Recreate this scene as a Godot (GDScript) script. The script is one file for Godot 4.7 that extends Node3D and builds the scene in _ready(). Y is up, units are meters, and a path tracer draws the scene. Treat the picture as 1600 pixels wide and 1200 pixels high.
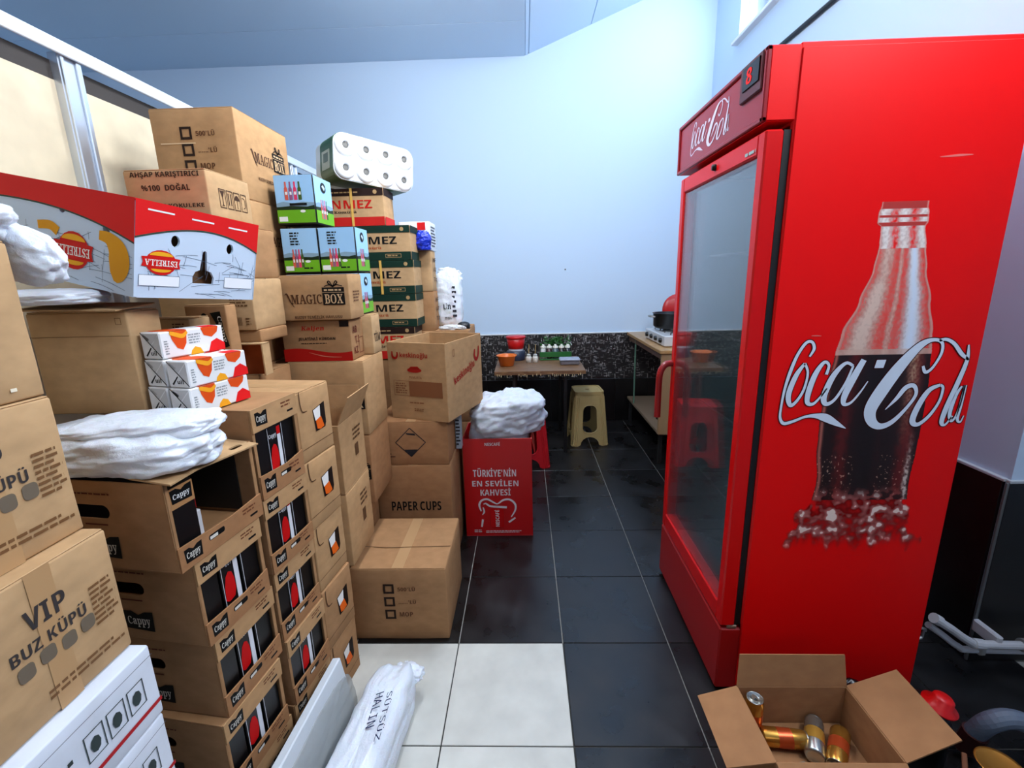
extends Node3D
# A shop's back room: stacked cartons on the left, a tall red drinks cooler on the right.
# Axes: x to the right, y up, the photograph looks towards -z. Units are metres.

const DEPTH_PLANE := 0.0022
var names := {}
var mats := {}
var grain: NoiseTexture2D
var smudge: NoiseTexture2D
var rng := RandomNumberGenerator.new()
var sans: SystemFont
var serif: SystemFont
var mono: SystemFont

func _ready() -> void:
	# ---- camera
	var cam := Camera3D.new()
	cam.name = "camera"
	var d := Vector3(18.0 / 723.0, 171.0 / 723.0, -1.0).normalized()
	var up0 := Vector3(sin(deg_to_rad(-1.0)), cos(deg_to_rad(-1.0)), 0.0)
	var zc := -d
	var xc := up0.cross(zc).normalized()
	var yc := zc.cross(xc)
	cam.transform = Transform3D(Basis(xc, yc, zc).transposed(), Vector3(0, 1.55, 0))
	cam.fov = rad_to_deg(2.0 * atan(600.0 / 723.0))
	cam.near = 0.02
	cam.far = 60.0
	add_child(cam)
	cam.current = true
	# ---- sky, exposure
	var env := Environment.new()
	env.background_mode = Environment.BG_SKY
	var sky := Sky.new()
	var sm := ProceduralSkyMaterial.new()
	sm.sky_top_color = Color(0.45, 0.62, 0.92)
	sm.sky_horizon_color = Color(0.78, 0.86, 0.96)
	sm.ground_bottom_color = Color(0.3, 0.3, 0.3)
	sm.ground_horizon_color = Color(0.6, 0.62, 0.65)
	sm.sky_energy_multiplier = 0.8
	sky.sky_material = sm
	env.sky = sky
	env.tonemap_mode = Environment.TONE_MAPPER_LINEAR
	env.tonemap_exposure = 0.95
	env.sdfgi_enabled = true
	env.ssao_enabled = true
	env.ssil_enabled = true
	var we := WorldEnvironment.new()
	we.name = "world_environment"
	we.environment = env
	add_child(we)
	# ---- daylight at the openings
	area_light("window_daylight", Vector3(1.70, 3.68, -3.75), Vector3(-1.2, -0.55, -0.35), Vector2(0.9, 0.6), Color(0.86, 0.93, 1.0), 2.2)
	area_light("shopfront_daylight", Vector3(-0.35, 2.75, 2.45), Vector3(0.0, -0.25, -1.0), Vector2(2.2, 0.6), Color(1.0, 0.97, 0.93), 1.2)
	area_light("bay_window_daylight", Vector3(1.70, 3.25, -0.72), Vector3(-1.0, -0.35, -0.45), Vector2(1.1, 0.7), Color(0.95, 0.975, 1.0), 9.0)
	for z in [-1.85, -2.55]:
		var om := OmniLight3D.new()
		om.name = "ceiling_lamp_light" if z > -2.0 else "ceiling_lamp_light_far"
		om.light_color = Color(0.95, 0.975, 1.0)
		om.light_energy = 1.65
		om.light_size = 0.12
		om.omni_range = 14.0
		om.omni_attenuation = 2.0
		om.shadow_enabled = true
		om.position = Vector3(-0.25, 3.08, z)
		add_child(om)
	setup()
	room()
	near_column()
	tray_stacks()
	tray_top_goods()
	behind_trays()
	middle_stacks()
	aisle_boxes()
	far_corner()
	cooler()
	open_can_box()
	right_corner()
	floor_goods()
	print("things ", get_child_count())

# ------------------------------------------------------------------ helpers
func area_light(called: String, at: Vector3, dir: Vector3, size: Vector2, col: Color, energy: float) -> void:
	var l := AreaLight3D.new()
	l.name = called
	l.area_size = size
	l.light_color = col
	l.light_energy = energy
	l.area_range = 14.0
	l.area_attenuation = 2.0
	l.shadow_enabled = true
	add_child(l)
	var z := -dir.normalized()
	var x := (Vector3.UP if absf(z.y) < 0.95 else Vector3.BACK).cross(z).normalized()
	l.transform = Transform3D(Basis(x, z.cross(x), z), at)

func setup() -> void:
	rng.seed = 7
	var n := FastNoiseLite.new()
	n.seed = 3
	n.frequency = 0.02
	n.fractal_octaves = 4
	grain = NoiseTexture2D.new()
	grain.width = 512
	grain.height = 512
	grain.seamless = true
	grain.noise = n
	var r := Gradient.new()
	r.set_color(0, Color(0.90, 0.90, 0.90))
	r.set_color(1, Color(1, 1, 1))
	grain.color_ramp = r
	var n2 := FastNoiseLite.new()
	n2.seed = 11
	n2.frequency = 0.008
	n2.fractal_octaves = 5
	smudge = NoiseTexture2D.new()
	smudge.width = 512
	smudge.height = 512
	smudge.seamless = true
	smudge.noise = n2
	var r2 := Gradient.new()
	r2.set_color(0, Color(0.5, 0.5, 0.5))
	r2.set_color(1, Color(1, 1, 1))
	smudge.color_ramp = r2
	sans = sysfont("Droid Sans", 700)
	serif = sysfont("Droid Serif", 700)
	mono = sysfont("Droid Sans Mono", 400)

func sysfont(n: String, w: int) -> SystemFont:
	var f := SystemFont.new()
	f.font_names = PackedStringArray([n])
	f.font_weight = w
	return f

func mat(c: Color, rough := 0.7, metal := 0.0, tex := 0, spec := 0.5) -> StandardMaterial3D:
	var key := "%s %.2f %.2f %d %.2f" % [c.to_html(), rough, metal, tex, spec]
	if mats.has(key):
		return mats[key]
	var m := StandardMaterial3D.new()
	m.albedo_color = c
	m.roughness = rough
	m.metallic = metal
	m.metallic_specular = spec
	if tex == 1:
		m.albedo_texture = grain
		m.uv1_triplanar = true
		m.uv1_scale = Vector3(1.3, 2.2, 1.3)
	elif tex == 2:
		m.albedo_texture = grain
		m.uv1_triplanar = true
		m.uv1_scale = Vector3(0.5, 0.5, 0.5)
	elif tex == 3:
		m.albedo_texture = smudge
		m.uv1_triplanar = true
		m.uv1_world_triplanar = true
		m.uv1_scale = Vector3(1.3, 1.3, 1.3)
	mats[key] = m
	return m

func card(k := 0) -> StandardMaterial3D:
	var tints: Array = [Color(0.715, 0.555, 0.39), Color(0.65, 0.485, 0.335), Color(0.75, 0.605, 0.44), Color(0.63, 0.45, 0.305)]
	return mat(tints[k % 4], 0.85, 0.0, 1, 0.25)

func numbered(n: String) -> String:
	if names.has(n):
		names[n] += 1
		return "%s_%03d" % [n, names[n]]
	names[n] = 0
	return n

func thing(called: String, label: String, category: String, at := Vector3.ZERO, yaw := 0.0, group := "") -> Node3D:
	var o := Node3D.new()
	o.name = numbered(called)
	add_child(o)
	o.position = at
	o.rotation_degrees.y = yaw
	tag(o, label, category, group)
	return o

func tag(o: Node3D, label: String, category: String, group := "") -> void:
	o.set_meta("label", label)
	o.set_meta("category", category)
	if group != "":
		o.set_meta("group", group)

func part(called: String, mesh: Mesh, m: Material, parent: Node3D = null, at := Vector3.ZERO, rot := Vector3.ZERO) -> MeshInstance3D:
	var o := MeshInstance3D.new()
	o.name = called if parent else numbered(called)
	o.mesh = mesh
	o.material_override = m
	o.position = at
	o.rotation_degrees = rot
	if parent:
		parent.add_child(o, true)
	else:
		add_child(o)
	return o

func struct(called: String, mesh: Mesh, m: Material, at := Vector3.ZERO, parent: Node3D = null) -> MeshInstance3D:
	var o := part(called, mesh, m, parent, at)
	if parent == null:
		o.set_meta("kind", "structure")
	return o

func copy(o: Node3D, label: String, at: Vector3, yaw: float) -> Node3D:
	var c: Node3D = o.duplicate()
	var base: String = o.name
	c.name = numbered(base.get_slice("_0", 0))
	add_child(c)
	c.position = at
	c.rotation_degrees = Vector3(0, yaw, 0)
	c.set_meta("label", label)
	return c

func tri(st: SurfaceTool, a: Vector3, b: Vector3, c: Vector3, n: Vector3) -> void:
	var f := (c - a).cross(b - a)
	for p in ([a, b, c] if f.dot(n) > 0.0 else [a, c, b]):
		st.set_normal(n)
		st.add_vertex(p)

func quad(st: SurfaceTool, a: Vector3, b: Vector3, c: Vector3, d: Vector3, n: Vector3) -> void:
	tri(st, a, b, c, n)
	tri(st, a, c, d, n)

func begin() -> SurfaceTool:
	var st := SurfaceTool.new()
	st.begin(Mesh.PRIMITIVE_TRIANGLES)
	return st

# a box with chamfered edges added to st, centre at c
func add_box(st: SurfaceTool, size: Vector3, c := Vector3.ZERO, ch := 0.0, xf := Transform3D.IDENTITY) -> void:
	var h := size / 2.0
	var k: float = minf(ch, minf(h.x, minf(h.y, h.z)) * 0.8)
	var ax: Array = [Vector3.RIGHT, Vector3.UP, Vector3.BACK]
	for i in 3:
		var j := (i + 1) % 3
		var l := (i + 2) % 3
		for s in [-1.0, 1.0]:
			var n: Vector3 = ax[i] * s
			var u: Vector3 = ax[j] * (h[j] - k)
			var v: Vector3 = ax[l] * (h[l] - k)
			var o: Vector3 = n * h[i] + c
			quad(st, xf * (o - u - v), xf * (o + u - v), xf * (o + u + v), xf * (o - u + v), xf.basis * n)
		if k > 0.0:
			for s in [-1.0, 1.0]:
				for t in [-1.0, 1.0]:
					var a: Vector3 = ax[j] * h[j] * s + ax[l] * (h[l] - k) * t
					var b: Vector3 = ax[j] * (h[j] - k) * s + ax[l] * h[l] * t
					var w: Vector3 = ax[i] * (h[i] - k)
					var nn: Vector3 = (ax[j] * s + ax[l] * t).normalized()
					quad(st, xf * (c + a - w), xf * (c + a + w), xf * (c + b + w), xf * (c + b - w), xf.basis * nn)
	if k > 0.0:
		for sx in [-1.0, 1.0]:
			for sy in [-1.0, 1.0]:
				for sz in [-1.0, 1.0]:
					var s := Vector3(sx, sy, sz)
					var a := Vector3(h.x, h.y - k, h.z - k) * s + c
					var b := Vector3(h.x - k, h.y, h.z - k) * s + c
					var e := Vector3(h.x - k, h.y - k, h.z) * s + c
					tri(st, xf * a, xf * b, xf * e, xf.basis * s.normalized())

func box_mesh(size: Vector3, ch := 0.002, c := Vector3.ZERO) -> ArrayMesh:
	var st := begin()
	add_box(st, size, c, ch)
	return st.commit()

# carton body: rounded edges, slightly bulging faces, uneven outline; base at y = 0
func carton_mesh(size: Vector3, sd: int, bulge := 0.0014, wob := 0.0016) -> ArrayMesh:
	var nz := FastNoiseLite.new()
	nz.seed = sd
	nz.frequency = 3.0
	var st := begin()
	var h := size / 2.0
	var c := 0.004
	var steps: Array = []
	for i in 3:
		steps.append([-h[i], -h[i] + c, -h[i] * 0.5, 0.0, h[i] * 0.5, h[i] - c, h[i]])
	for i in 3:
		var j := (i + 1) % 3
		var l := (i + 2) % 3
		for s in [-1.0, 1.0]:
			var pts: Array = []
			for a in steps[j]:
				for b in steps[l]:
					var p := Vector3.ZERO
					p[i] = h[i] * s
					p[j] = a
					p[l] = b
					var q := p.clamp(-h + Vector3(c, c, c), h - Vector3(c, c, c))
					var p2 := q + (p - q).normalized() * c
					var bu: float = (1.0 - pow(a / h[j], 2.0)) * (1.0 - pow(b / h[l], 2.0))
					p2[i] += s * bu * bulge
					p2 += Vector3(nz.get_noise_3d(p.x * 4, p.y * 4, p.z * 4), nz.get_noise_3d(p.y * 4 + 9, p.z * 4, p.x * 4), nz.get_noise_3d(p.z * 4, p.x * 4 + 5, p.y * 4)) * wob
					pts.append(p2 + Vector3(0, h.y, 0))
			for a in 6:
				for b in 6:
					var p00: Vector3 = pts[a * 7 + b]
					var p10: Vector3 = pts[(a + 1) * 7 + b]
					var p11: Vector3 = pts[(a + 1) * 7 + b + 1]
					var p01: Vector3 = pts[a * 7 + b + 1]
					var order: Array = [p00, p11, p10, p00, p01, p11] if s > 0 else [p00, p10, p11, p00, p11, p01]
					for p in order:
						st.add_vertex(p)
	st.generate_normals()
	return st.commit()

# local frame of a face: x along the face, y up the face, z outwards; origin at its bottom left corner
func face(size: Vector3, side: String, lift := DEPTH_PLANE) -> Transform3D:
	var h := size / 2.0
	match side:
		"right": return Transform3D(Basis(Vector3.FORWARD, Vector3.UP, Vector3.RIGHT), Vector3(h.x + lift, 0, h.z))
		"left": return Transform3D(Basis(Vector3.BACK, Vector3.UP, Vector3.LEFT), Vector3(-h.x - lift, 0, -h.z))
		"top": return Transform3D(Basis(Vector3.RIGHT, Vector3.FORWARD, Vector3.UP), Vector3(-h.x, size.y + lift, h.z))
		_: return Transform3D(Basis(Vector3.RIGHT, Vector3.UP, Vector3.BACK), Vector3(-h.x, 0, h.z + lift))

func ink_poly(st: SurfaceTool, f: Transform3D, pts: PackedVector2Array, z := 0.0) -> void:
	var t := Geometry2D.triangulate_polygon(pts)
	for i in range(0, t.size(), 3):
		var a := pts[t[i]]
		var b := pts[t[i + 1]]
		var c := pts[t[i + 2]]
		tri(st, f * Vector3(a.x, a.y, z), f * Vector3(b.x, b.y, z), f * Vector3(c.x, c.y, z), f.basis.z)

func ink_rect(st: SurfaceTool, f: Transform3D, x0: float, y0: float, x1: float, y1: float, z := 0.0) -> void:
	quad(st, f * Vector3(x0, y0, z), f * Vector3(x1, y0, z), f * Vector3(x1, y1, z), f * Vector3(x0, y1, z), f.basis.z)

func ink_frame(st: SurfaceTool, f: Transform3D, x0: float, y0: float, x1: float, y1: float, w: float, z := 0.0) -> void:
	ink_rect(st, f, x0, y0, x1, y0 + w, z)
	ink_rect(st, f, x0, y1 - w, x1, y1, z)
	ink_rect(st, f, x0, y0 + w, x0 + w, y1 - w, z)
	ink_rect(st, f, x1 - w, y0 + w, x1, y1 - w, z)

func ellipse(cx: float, cy: float, rx: float, ry: float, n := 20, a0 := 0.0, a1 := TAU) -> PackedVector2Array:
	var p := PackedVector2Array()
	for i in n:
		var a := a0 + (a1 - a0) * i / (n if a1 - a0 > 6.2 else n - 1)
		p.append(Vector2(cx + cos(a) * rx, cy + sin(a) * ry))
	return p

# a line of changing width: points are (x, y, width)
func ink_ribbon(st: SurfaceTool, f: Transform3D, pts: Array, z := 0.0, grow := 0.0, sub := 5) -> void:
	var q: Array = []
	var n := pts.size()
	for i in n - 1:
		var p0: Vector3 = pts[maxi(i - 1, 0)]
		var p3: Vector3 = pts[mini(i + 2, n - 1)]
		for k in sub:
			q.append((pts[i] as Vector3).cubic_interpolate(pts[i + 1], p0, p3, float(k) / sub))
	q.append(pts[n - 1])
	var l: Array = []
	for i in q.size():
		var a: Vector3 = q[maxi(i - 1, 0)]
		var b: Vector3 = q[mini(i + 1, q.size() - 1)]
		var dir := Vector2(b.x - a.x, b.y - a.y).normalized()
		var nn := Vector2(-dir.y, dir.x) * (maxf(q[i].z, 0.001) / 2.0 + grow)
		l.append([Vector2(q[i].x, q[i].y) + nn, Vector2(q[i].x, q[i].y) - nn])
	for i in l.size() - 1:
		var a0: Vector2 = l[i][0]
		var a1: Vector2 = l[i][1]
		var b0: Vector2 = l[i + 1][0]
		var b1: Vector2 = l[i + 1][1]
		quad(st, f * Vector3(a0.x, a0.y, z), f * Vector3(b0.x, b0.y, z), f * Vector3(b1.x, b1.y, z), f * Vector3(a1.x, a1.y, z), f.basis.z)

# lettering with its lower left corner at (x, y), fitted to a height h and, if given, a width w
func ink_text(st: SurfaceTool, f: Transform3D, text: String, x: float, y: float, h: float, w := 0.0, font: Font = null, z := 0.0, turn := 0.0, slant := 0.0) -> void:
	var t := TextMesh.new()
	t.text = text
	t.font = font if font else sans
	t.font_size = 40
	t.pixel_size = 0.01
	t.depth = 0.0
	t.curve_step = 3.0
	var arr := t.get_mesh_arrays()
	var v: PackedVector3Array = arr[Mesh.ARRAY_VERTEX]
	if v.is_empty():
		return
	var lo := v[0]
	var hi := v[0]
	for p in v:
		lo = lo.min(p)
		hi = hi.max(p)
	var sy: float = h / maxf(hi.y - lo.y, 0.001)
	var sx: float = w / maxf(hi.x - lo.x, 0.001) if w > 0.0 else sy
	var idx: PackedInt32Array = arr[Mesh.ARRAY_INDEX] if arr[Mesh.ARRAY_INDEX] != null else PackedInt32Array(range(v.size()))
	var rt := Transform2D(turn, Vector2(x, y))
	for i in range(0, idx.size() - 2, 3):
		var p: Array = []
		for k in 3:
			var q := v[idx[i + k]]
			var r2: Vector2 = rt * Vector2((q.x - lo.x) * sx + (q.y - lo.y) * sy * slant, (q.y - lo.y) * sy)
			p.append(f * Vector3(r2.x, r2.y, z))
		if ((p[1] - p[0]) as Vector3).cross(p[2] - p[0]).length() > 1e-12:
			tri(st, p[0], p[1], p[2], f.basis.z)

# small unreadable print: rows of short bars
func ink_fine(st: SurfaceTool, f: Transform3D, x: float, y: float, w: float, h: float, rows: int, sd := 1, z := 0.0) -> void:
	var r := RandomNumberGenerator.new()
	r.seed = sd
	var lh := h / rows
	for i in rows:
		var cx := x
		var stop := x + w * r.randf_range(0.7, 1.0)
		while cx < stop:
			var ww := minf(r.randf_range(0.4, 1.6) * lh * 1.4, stop - cx)
			ink_rect(st, f, cx, y + h - (i + 0.75) * lh, cx + ww, y + h - (i + 0.25) * lh, z)
			cx += ww + lh * 0.35

func commit_print(called: String, st: SurfaceTool, c: Color, parent: Node3D, rough := 0.6) -> MeshInstance3D:
	var o := part(called, st.commit(), mat(c, rough, 0.0, 0, 0.3), parent)
	if called in ["small_print", "side_print", "care_symbols", "sketch_lines", "dark_print", "pale_print", "printed_marks", "brown_print"]:
		o.set_meta("kind", "stuff")
	return o

func lathe(profile: Array, seg := 28) -> ArrayMesh:
	var st := begin()
	for i in profile.size() - 1:
		var a: Vector2 = profile[i]
		var b: Vector2 = profile[i + 1]
		for k in seg:
			var t0 := TAU * k / seg
			var t1 := TAU * (k + 1) / seg
			var p00 := Vector3(cos(t0) * a.x, a.y, sin(t0) * a.x)
			var p01 := Vector3(cos(t1) * a.x, a.y, sin(t1) * a.x)
			var p10 := Vector3(cos(t0) * b.x, b.y, sin(t0) * b.x)
			var p11 := Vector3(cos(t1) * b.x, b.y, sin(t1) * b.x)
			for p in [p00, p11, p10, p00, p01, p11]:
				st.add_vertex(p)
	st.generate_normals()
	return st.commit()

func add_tube(st: SurfaceTool, pts: Array, r: float, seg := 10, closed_ends := true) -> void:
	var rings: Array = []
	var upv := Vector3(0.13, 0.97, 0.21).normalized()
	for i in pts.size():
		var a: Vector3 = pts[maxi(i - 1, 0)]
		var b: Vector3 = pts[mini(i + 1, pts.size() - 1)]
		var t := (b - a).normalized()
		var x := t.cross(upv).normalized()
		if x.length() < 0.5:
			x = t.cross(Vector3.RIGHT).normalized()
		var y := x.cross(t)
		var ring: Array = []
		for k in seg:
			var an := TAU * k / seg
			ring.append([(pts[i] as Vector3) + (x * cos(an) + y * sin(an)) * r, x * cos(an) + y * sin(an)])
		rings.append(ring)
	for i in rings.size() - 1:
		for k in seg:
			var k2 := (k + 1) % seg
			var n: Vector3 = rings[i][k][1]
			var n2: Vector3 = rings[i][k2][1]
			quad(st, rings[i][k][0], rings[i + 1][k][0], rings[i + 1][k2][0], rings[i][k2][0], (n + n2).normalized())
	if closed_ends:
		for e in [0, rings.size() - 1]:
			var n: Vector3 = ((pts[0] as Vector3) - (pts[1] as Vector3)).normalized() if e == 0 else ((pts[-1] as Vector3) - (pts[-2] as Vector3)).normalized()
			for k in seg:
				tri(st, pts[e], rings[e][k][0], rings[e][(k + 1) % seg][0], n)

func smooth_path(pts: Array, sub := 6) -> Array:
	var q: Array = []
	for i in pts.size() - 1:
		for k in sub:
			q.append((pts[i] as Vector3).cubic_interpolate(pts[i + 1], pts[maxi(i - 1, 0)], pts[mini(i + 2, pts.size() - 1)], float(k) / sub))
	q.append(pts[-1])
	return q

func tube_mesh(pts: Array, r: float, seg := 10) -> ArrayMesh:
	var st := begin()
	add_tube(st, pts, r, seg)
	return st.commit()

# an outline (with holes) extruded along z from 0 to t
func plate_mesh(outer: PackedVector2Array, holes: Array, t: float) -> ArrayMesh:
	var st := begin()
	add_plate(st, outer, holes, t, Transform3D.IDENTITY)
	return st.commit()

func add_plate(st: SurfaceTool, outer: PackedVector2Array, holes: Array, t: float, xf: Transform3D) -> void:
	var loop := outer.duplicate()
	if Geometry2D.is_polygon_clockwise(loop):
		loop.reverse()
	for hole in holes:
		var hh: PackedVector2Array = (hole as PackedVector2Array).duplicate()
		if not Geometry2D.is_polygon_clockwise(hh):
			hh.reverse()
		var best := 1e9
		var bi := 0
		var bj := 0
		for i in loop.size():
			for j in hh.size():
				var dd := loop[i].distance_to(hh[j])
				if dd < best:
					best = dd
					bi = i
					bj = j
		var merged := PackedVector2Array()
		for i in bi + 1:
			merged.append(loop[i])
		for j in hh.size() + 1:
			merged.append(hh[(bj + j) % hh.size()])
		var off := (loop[(bi + 1) % loop.size()] - loop[bi]).normalized() * 0.00002
		merged[merged.size() - 1] += off
		merged.append(loop[bi] + off)
		for i in range(bi + 1, loop.size()):
			merged.append(loop[i])
		loop = merged
	var tr := Geometry2D.triangulate_polygon(loop)
	for i in range(0, tr.size(), 3):
		for z in [0.0, t]:
			var p: Array = []
			for k in 3:
				var q := loop[tr[i + k]]
				p.append(xf * Vector3(q.x, q.y, z))
			tri(st, p[0], p[1], p[2], xf.basis.z * (1.0 if z == t else -1.0))
	var sides: Array = [outer]
	sides.append_array(holes)
	for si in sides.size():
		var s: PackedVector2Array = sides[si]
		var cw := Geometry2D.is_polygon_clockwise(s)
		for i in s.size():
			var a := s[i]
			var b := s[(i + 1) % s.size()]
			var e := (b - a).normalized()
			var n := Vector2(e.y, -e.x)
			if cw != (si > 0):
				n = -n
			quad(st, xf * Vector3(a.x, a.y, 0), xf * Vector3(b.x, b.y, 0), xf * Vector3(b.x, b.y, t), xf * Vector3(a.x, a.y, t), xf.basis * Vector3(n.x, n.y, 0))

func rrect(x0: float, y0: float, x1: float, y1: float, r: float, n := 5) -> PackedVector2Array:
	var p := PackedVector2Array()
	for c in [[x1 - r, y0 + r, -PI / 2], [x1 - r, y1 - r, 0.0], [x0 + r, y1 - r, PI / 2], [x0 + r, y0 + r, PI]]:
		for i in n:
			var a: float = c[2] + PI / 2 * i / (n - 1)
			p.append(Vector2(c[0] + cos(a) * r, c[1] + sin(a) * r))
	return p

# crumpled plastic: a rounded cushion with creases; base at y = 0
func sack_mesh(size: Vector3, sd: int, crease: float, power := 3.0, freq := 1.6, flat_base := 0.75, lumps := 0.1) -> ArrayMesh:
	var nz := FastNoiseLite.new()
	nz.seed = sd
	nz.frequency = 1.0
	nz.fractal_type = FastNoiseLite.FRACTAL_RIDGED
	nz.fractal_octaves = 2
	nz.fractal_gain = 0.35
	var lo := FastNoiseLite.new()
	lo.seed = sd + 5
	lo.frequency = 1.0
	var nu := 96
	var nv := 56
	var pts: Array = []
	for j in nv + 1:
		for i in nu:
			var th := PI * j / nv
			var ph := TAU * i / nu
			var dd := Vector3(sin(th) * cos(ph), cos(th), sin(th) * sin(ph))
			var r := 1.0 / pow(pow(absf(dd.x), power) + pow(absf(dd.y), power) + pow(absf(dd.z), power), 1.0 / power)
			var k := 1.0 + lumps * lo.get_noise_3dv(dd * 1.7 + Vector3(3, 1, 4))
			var p := dd * r * k
			p.y = maxf(p.y, -flat_base)
			var q := p * size / 2.0
			var w := q * (freq * 2.6) * Vector3(0.8, 1.7, 0.8)
			w += Vector3(lo.get_noise_3dv(w * 0.5), lo.get_noise_3dv(w * 0.5 + Vector3(7, 0, 0)), lo.get_noise_3dv(w * 0.5 + Vector3(0, 9, 0))) * 1.3
			var nn := Vector3(signf(dd.x) * pow(absf(dd.x), power - 1.0) / size.x, signf(dd.y) * pow(absf(dd.y), power - 1.0) / size.y, signf(dd.z) * pow(absf(dd.z), power - 1.0) / size.z).normalized()
			q += nn * crease * (0.42 * nz.get_noise_3dv(w) - 0.30 * absf(lo.get_noise_3dv(w * 1.3)))
			q.y = maxf(q.y, -flat_base * size.y / 2.0)
			pts.append(q + Vector3(0, flat_base * size.y / 2.0, 0))
	var st := begin()
	for j in nv:
		for i in nu:
			var a: Vector3 = pts[j * nu + i]
			var b: Vector3 = pts[j * nu + (i + 1) % nu]
			var c: Vector3 = pts[(j + 1) * nu + (i + 1) % nu]
			var e: Vector3 = pts[(j + 1) * nu + i]
			for p in [a, b, c, a, c, e]:
				st.add_vertex(p)
	st.generate_normals()
	return st.commit()

# a closed carton: body, two lid flaps, tape. x0..x1 is the front face, zf its distance, d its depth
func carton(called: String, label: String, group: String, x0: float, x1: float, y0: float, y1: float, zf: float, d: float, tint := 0, yaw := 0.0, lid := true) -> Node3D:
	var o := thing(called, label, "box", Vector3((x0 + x1) / 2.0, y0, zf - d / 2.0), yaw, group)
	fill_carton(o, Vector3(x1 - x0, y1 - y0, d), tint, lid)
	return o

func fill_carton(o: Node3D, s: Vector3, tint := 0, lid := true) -> void:
	o.set_meta("size", s)
	var t := 0.003 if lid else 0.0
	part("body", carton_mesh(Vector3(s.x, s.y - t, s.z), rng.randi() % 9999), card(tint), o)
	if lid:
		var along_x := s.x >= s.z
		var w := Vector3(s.x - 0.004, t, s.z / 2.0 - 0.004) if along_x else Vector3(s.x / 2.0 - 0.004, t, s.z - 0.004)
		for k in [-1.0, 1.0]:
			var c := Vector3(0, s.y - t / 2.0, k * s.z / 4.0) if along_x else Vector3(k * s.x / 4.0, s.y - t / 2.0, 0)
			part("lid_flap", box_mesh(w, 0.0012), card(tint), o, c)
		var tape := Vector3(s.x * 0.98, 0.0006, 0.05) if along_x else Vector3(0.05, 0.0006, s.z * 0.98)
		var tm := mat(Color(0.67, 0.52, 0.36), 0.5, 0.0, 0, 0.35)
		part("tape", box_mesh(tape, 0.0), tm, o, Vector3(0, s.y + 0.0001, 0))

func sz(o: Node3D) -> Vector3:
	return o.get_meta("size")

const INK := Color(0.10, 0.075, 0.06)
const BROWN_INK := Color(0.42, 0.24, 0.13)
const RED_INK := Color(0.72, 0.07, 0.05)

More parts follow.
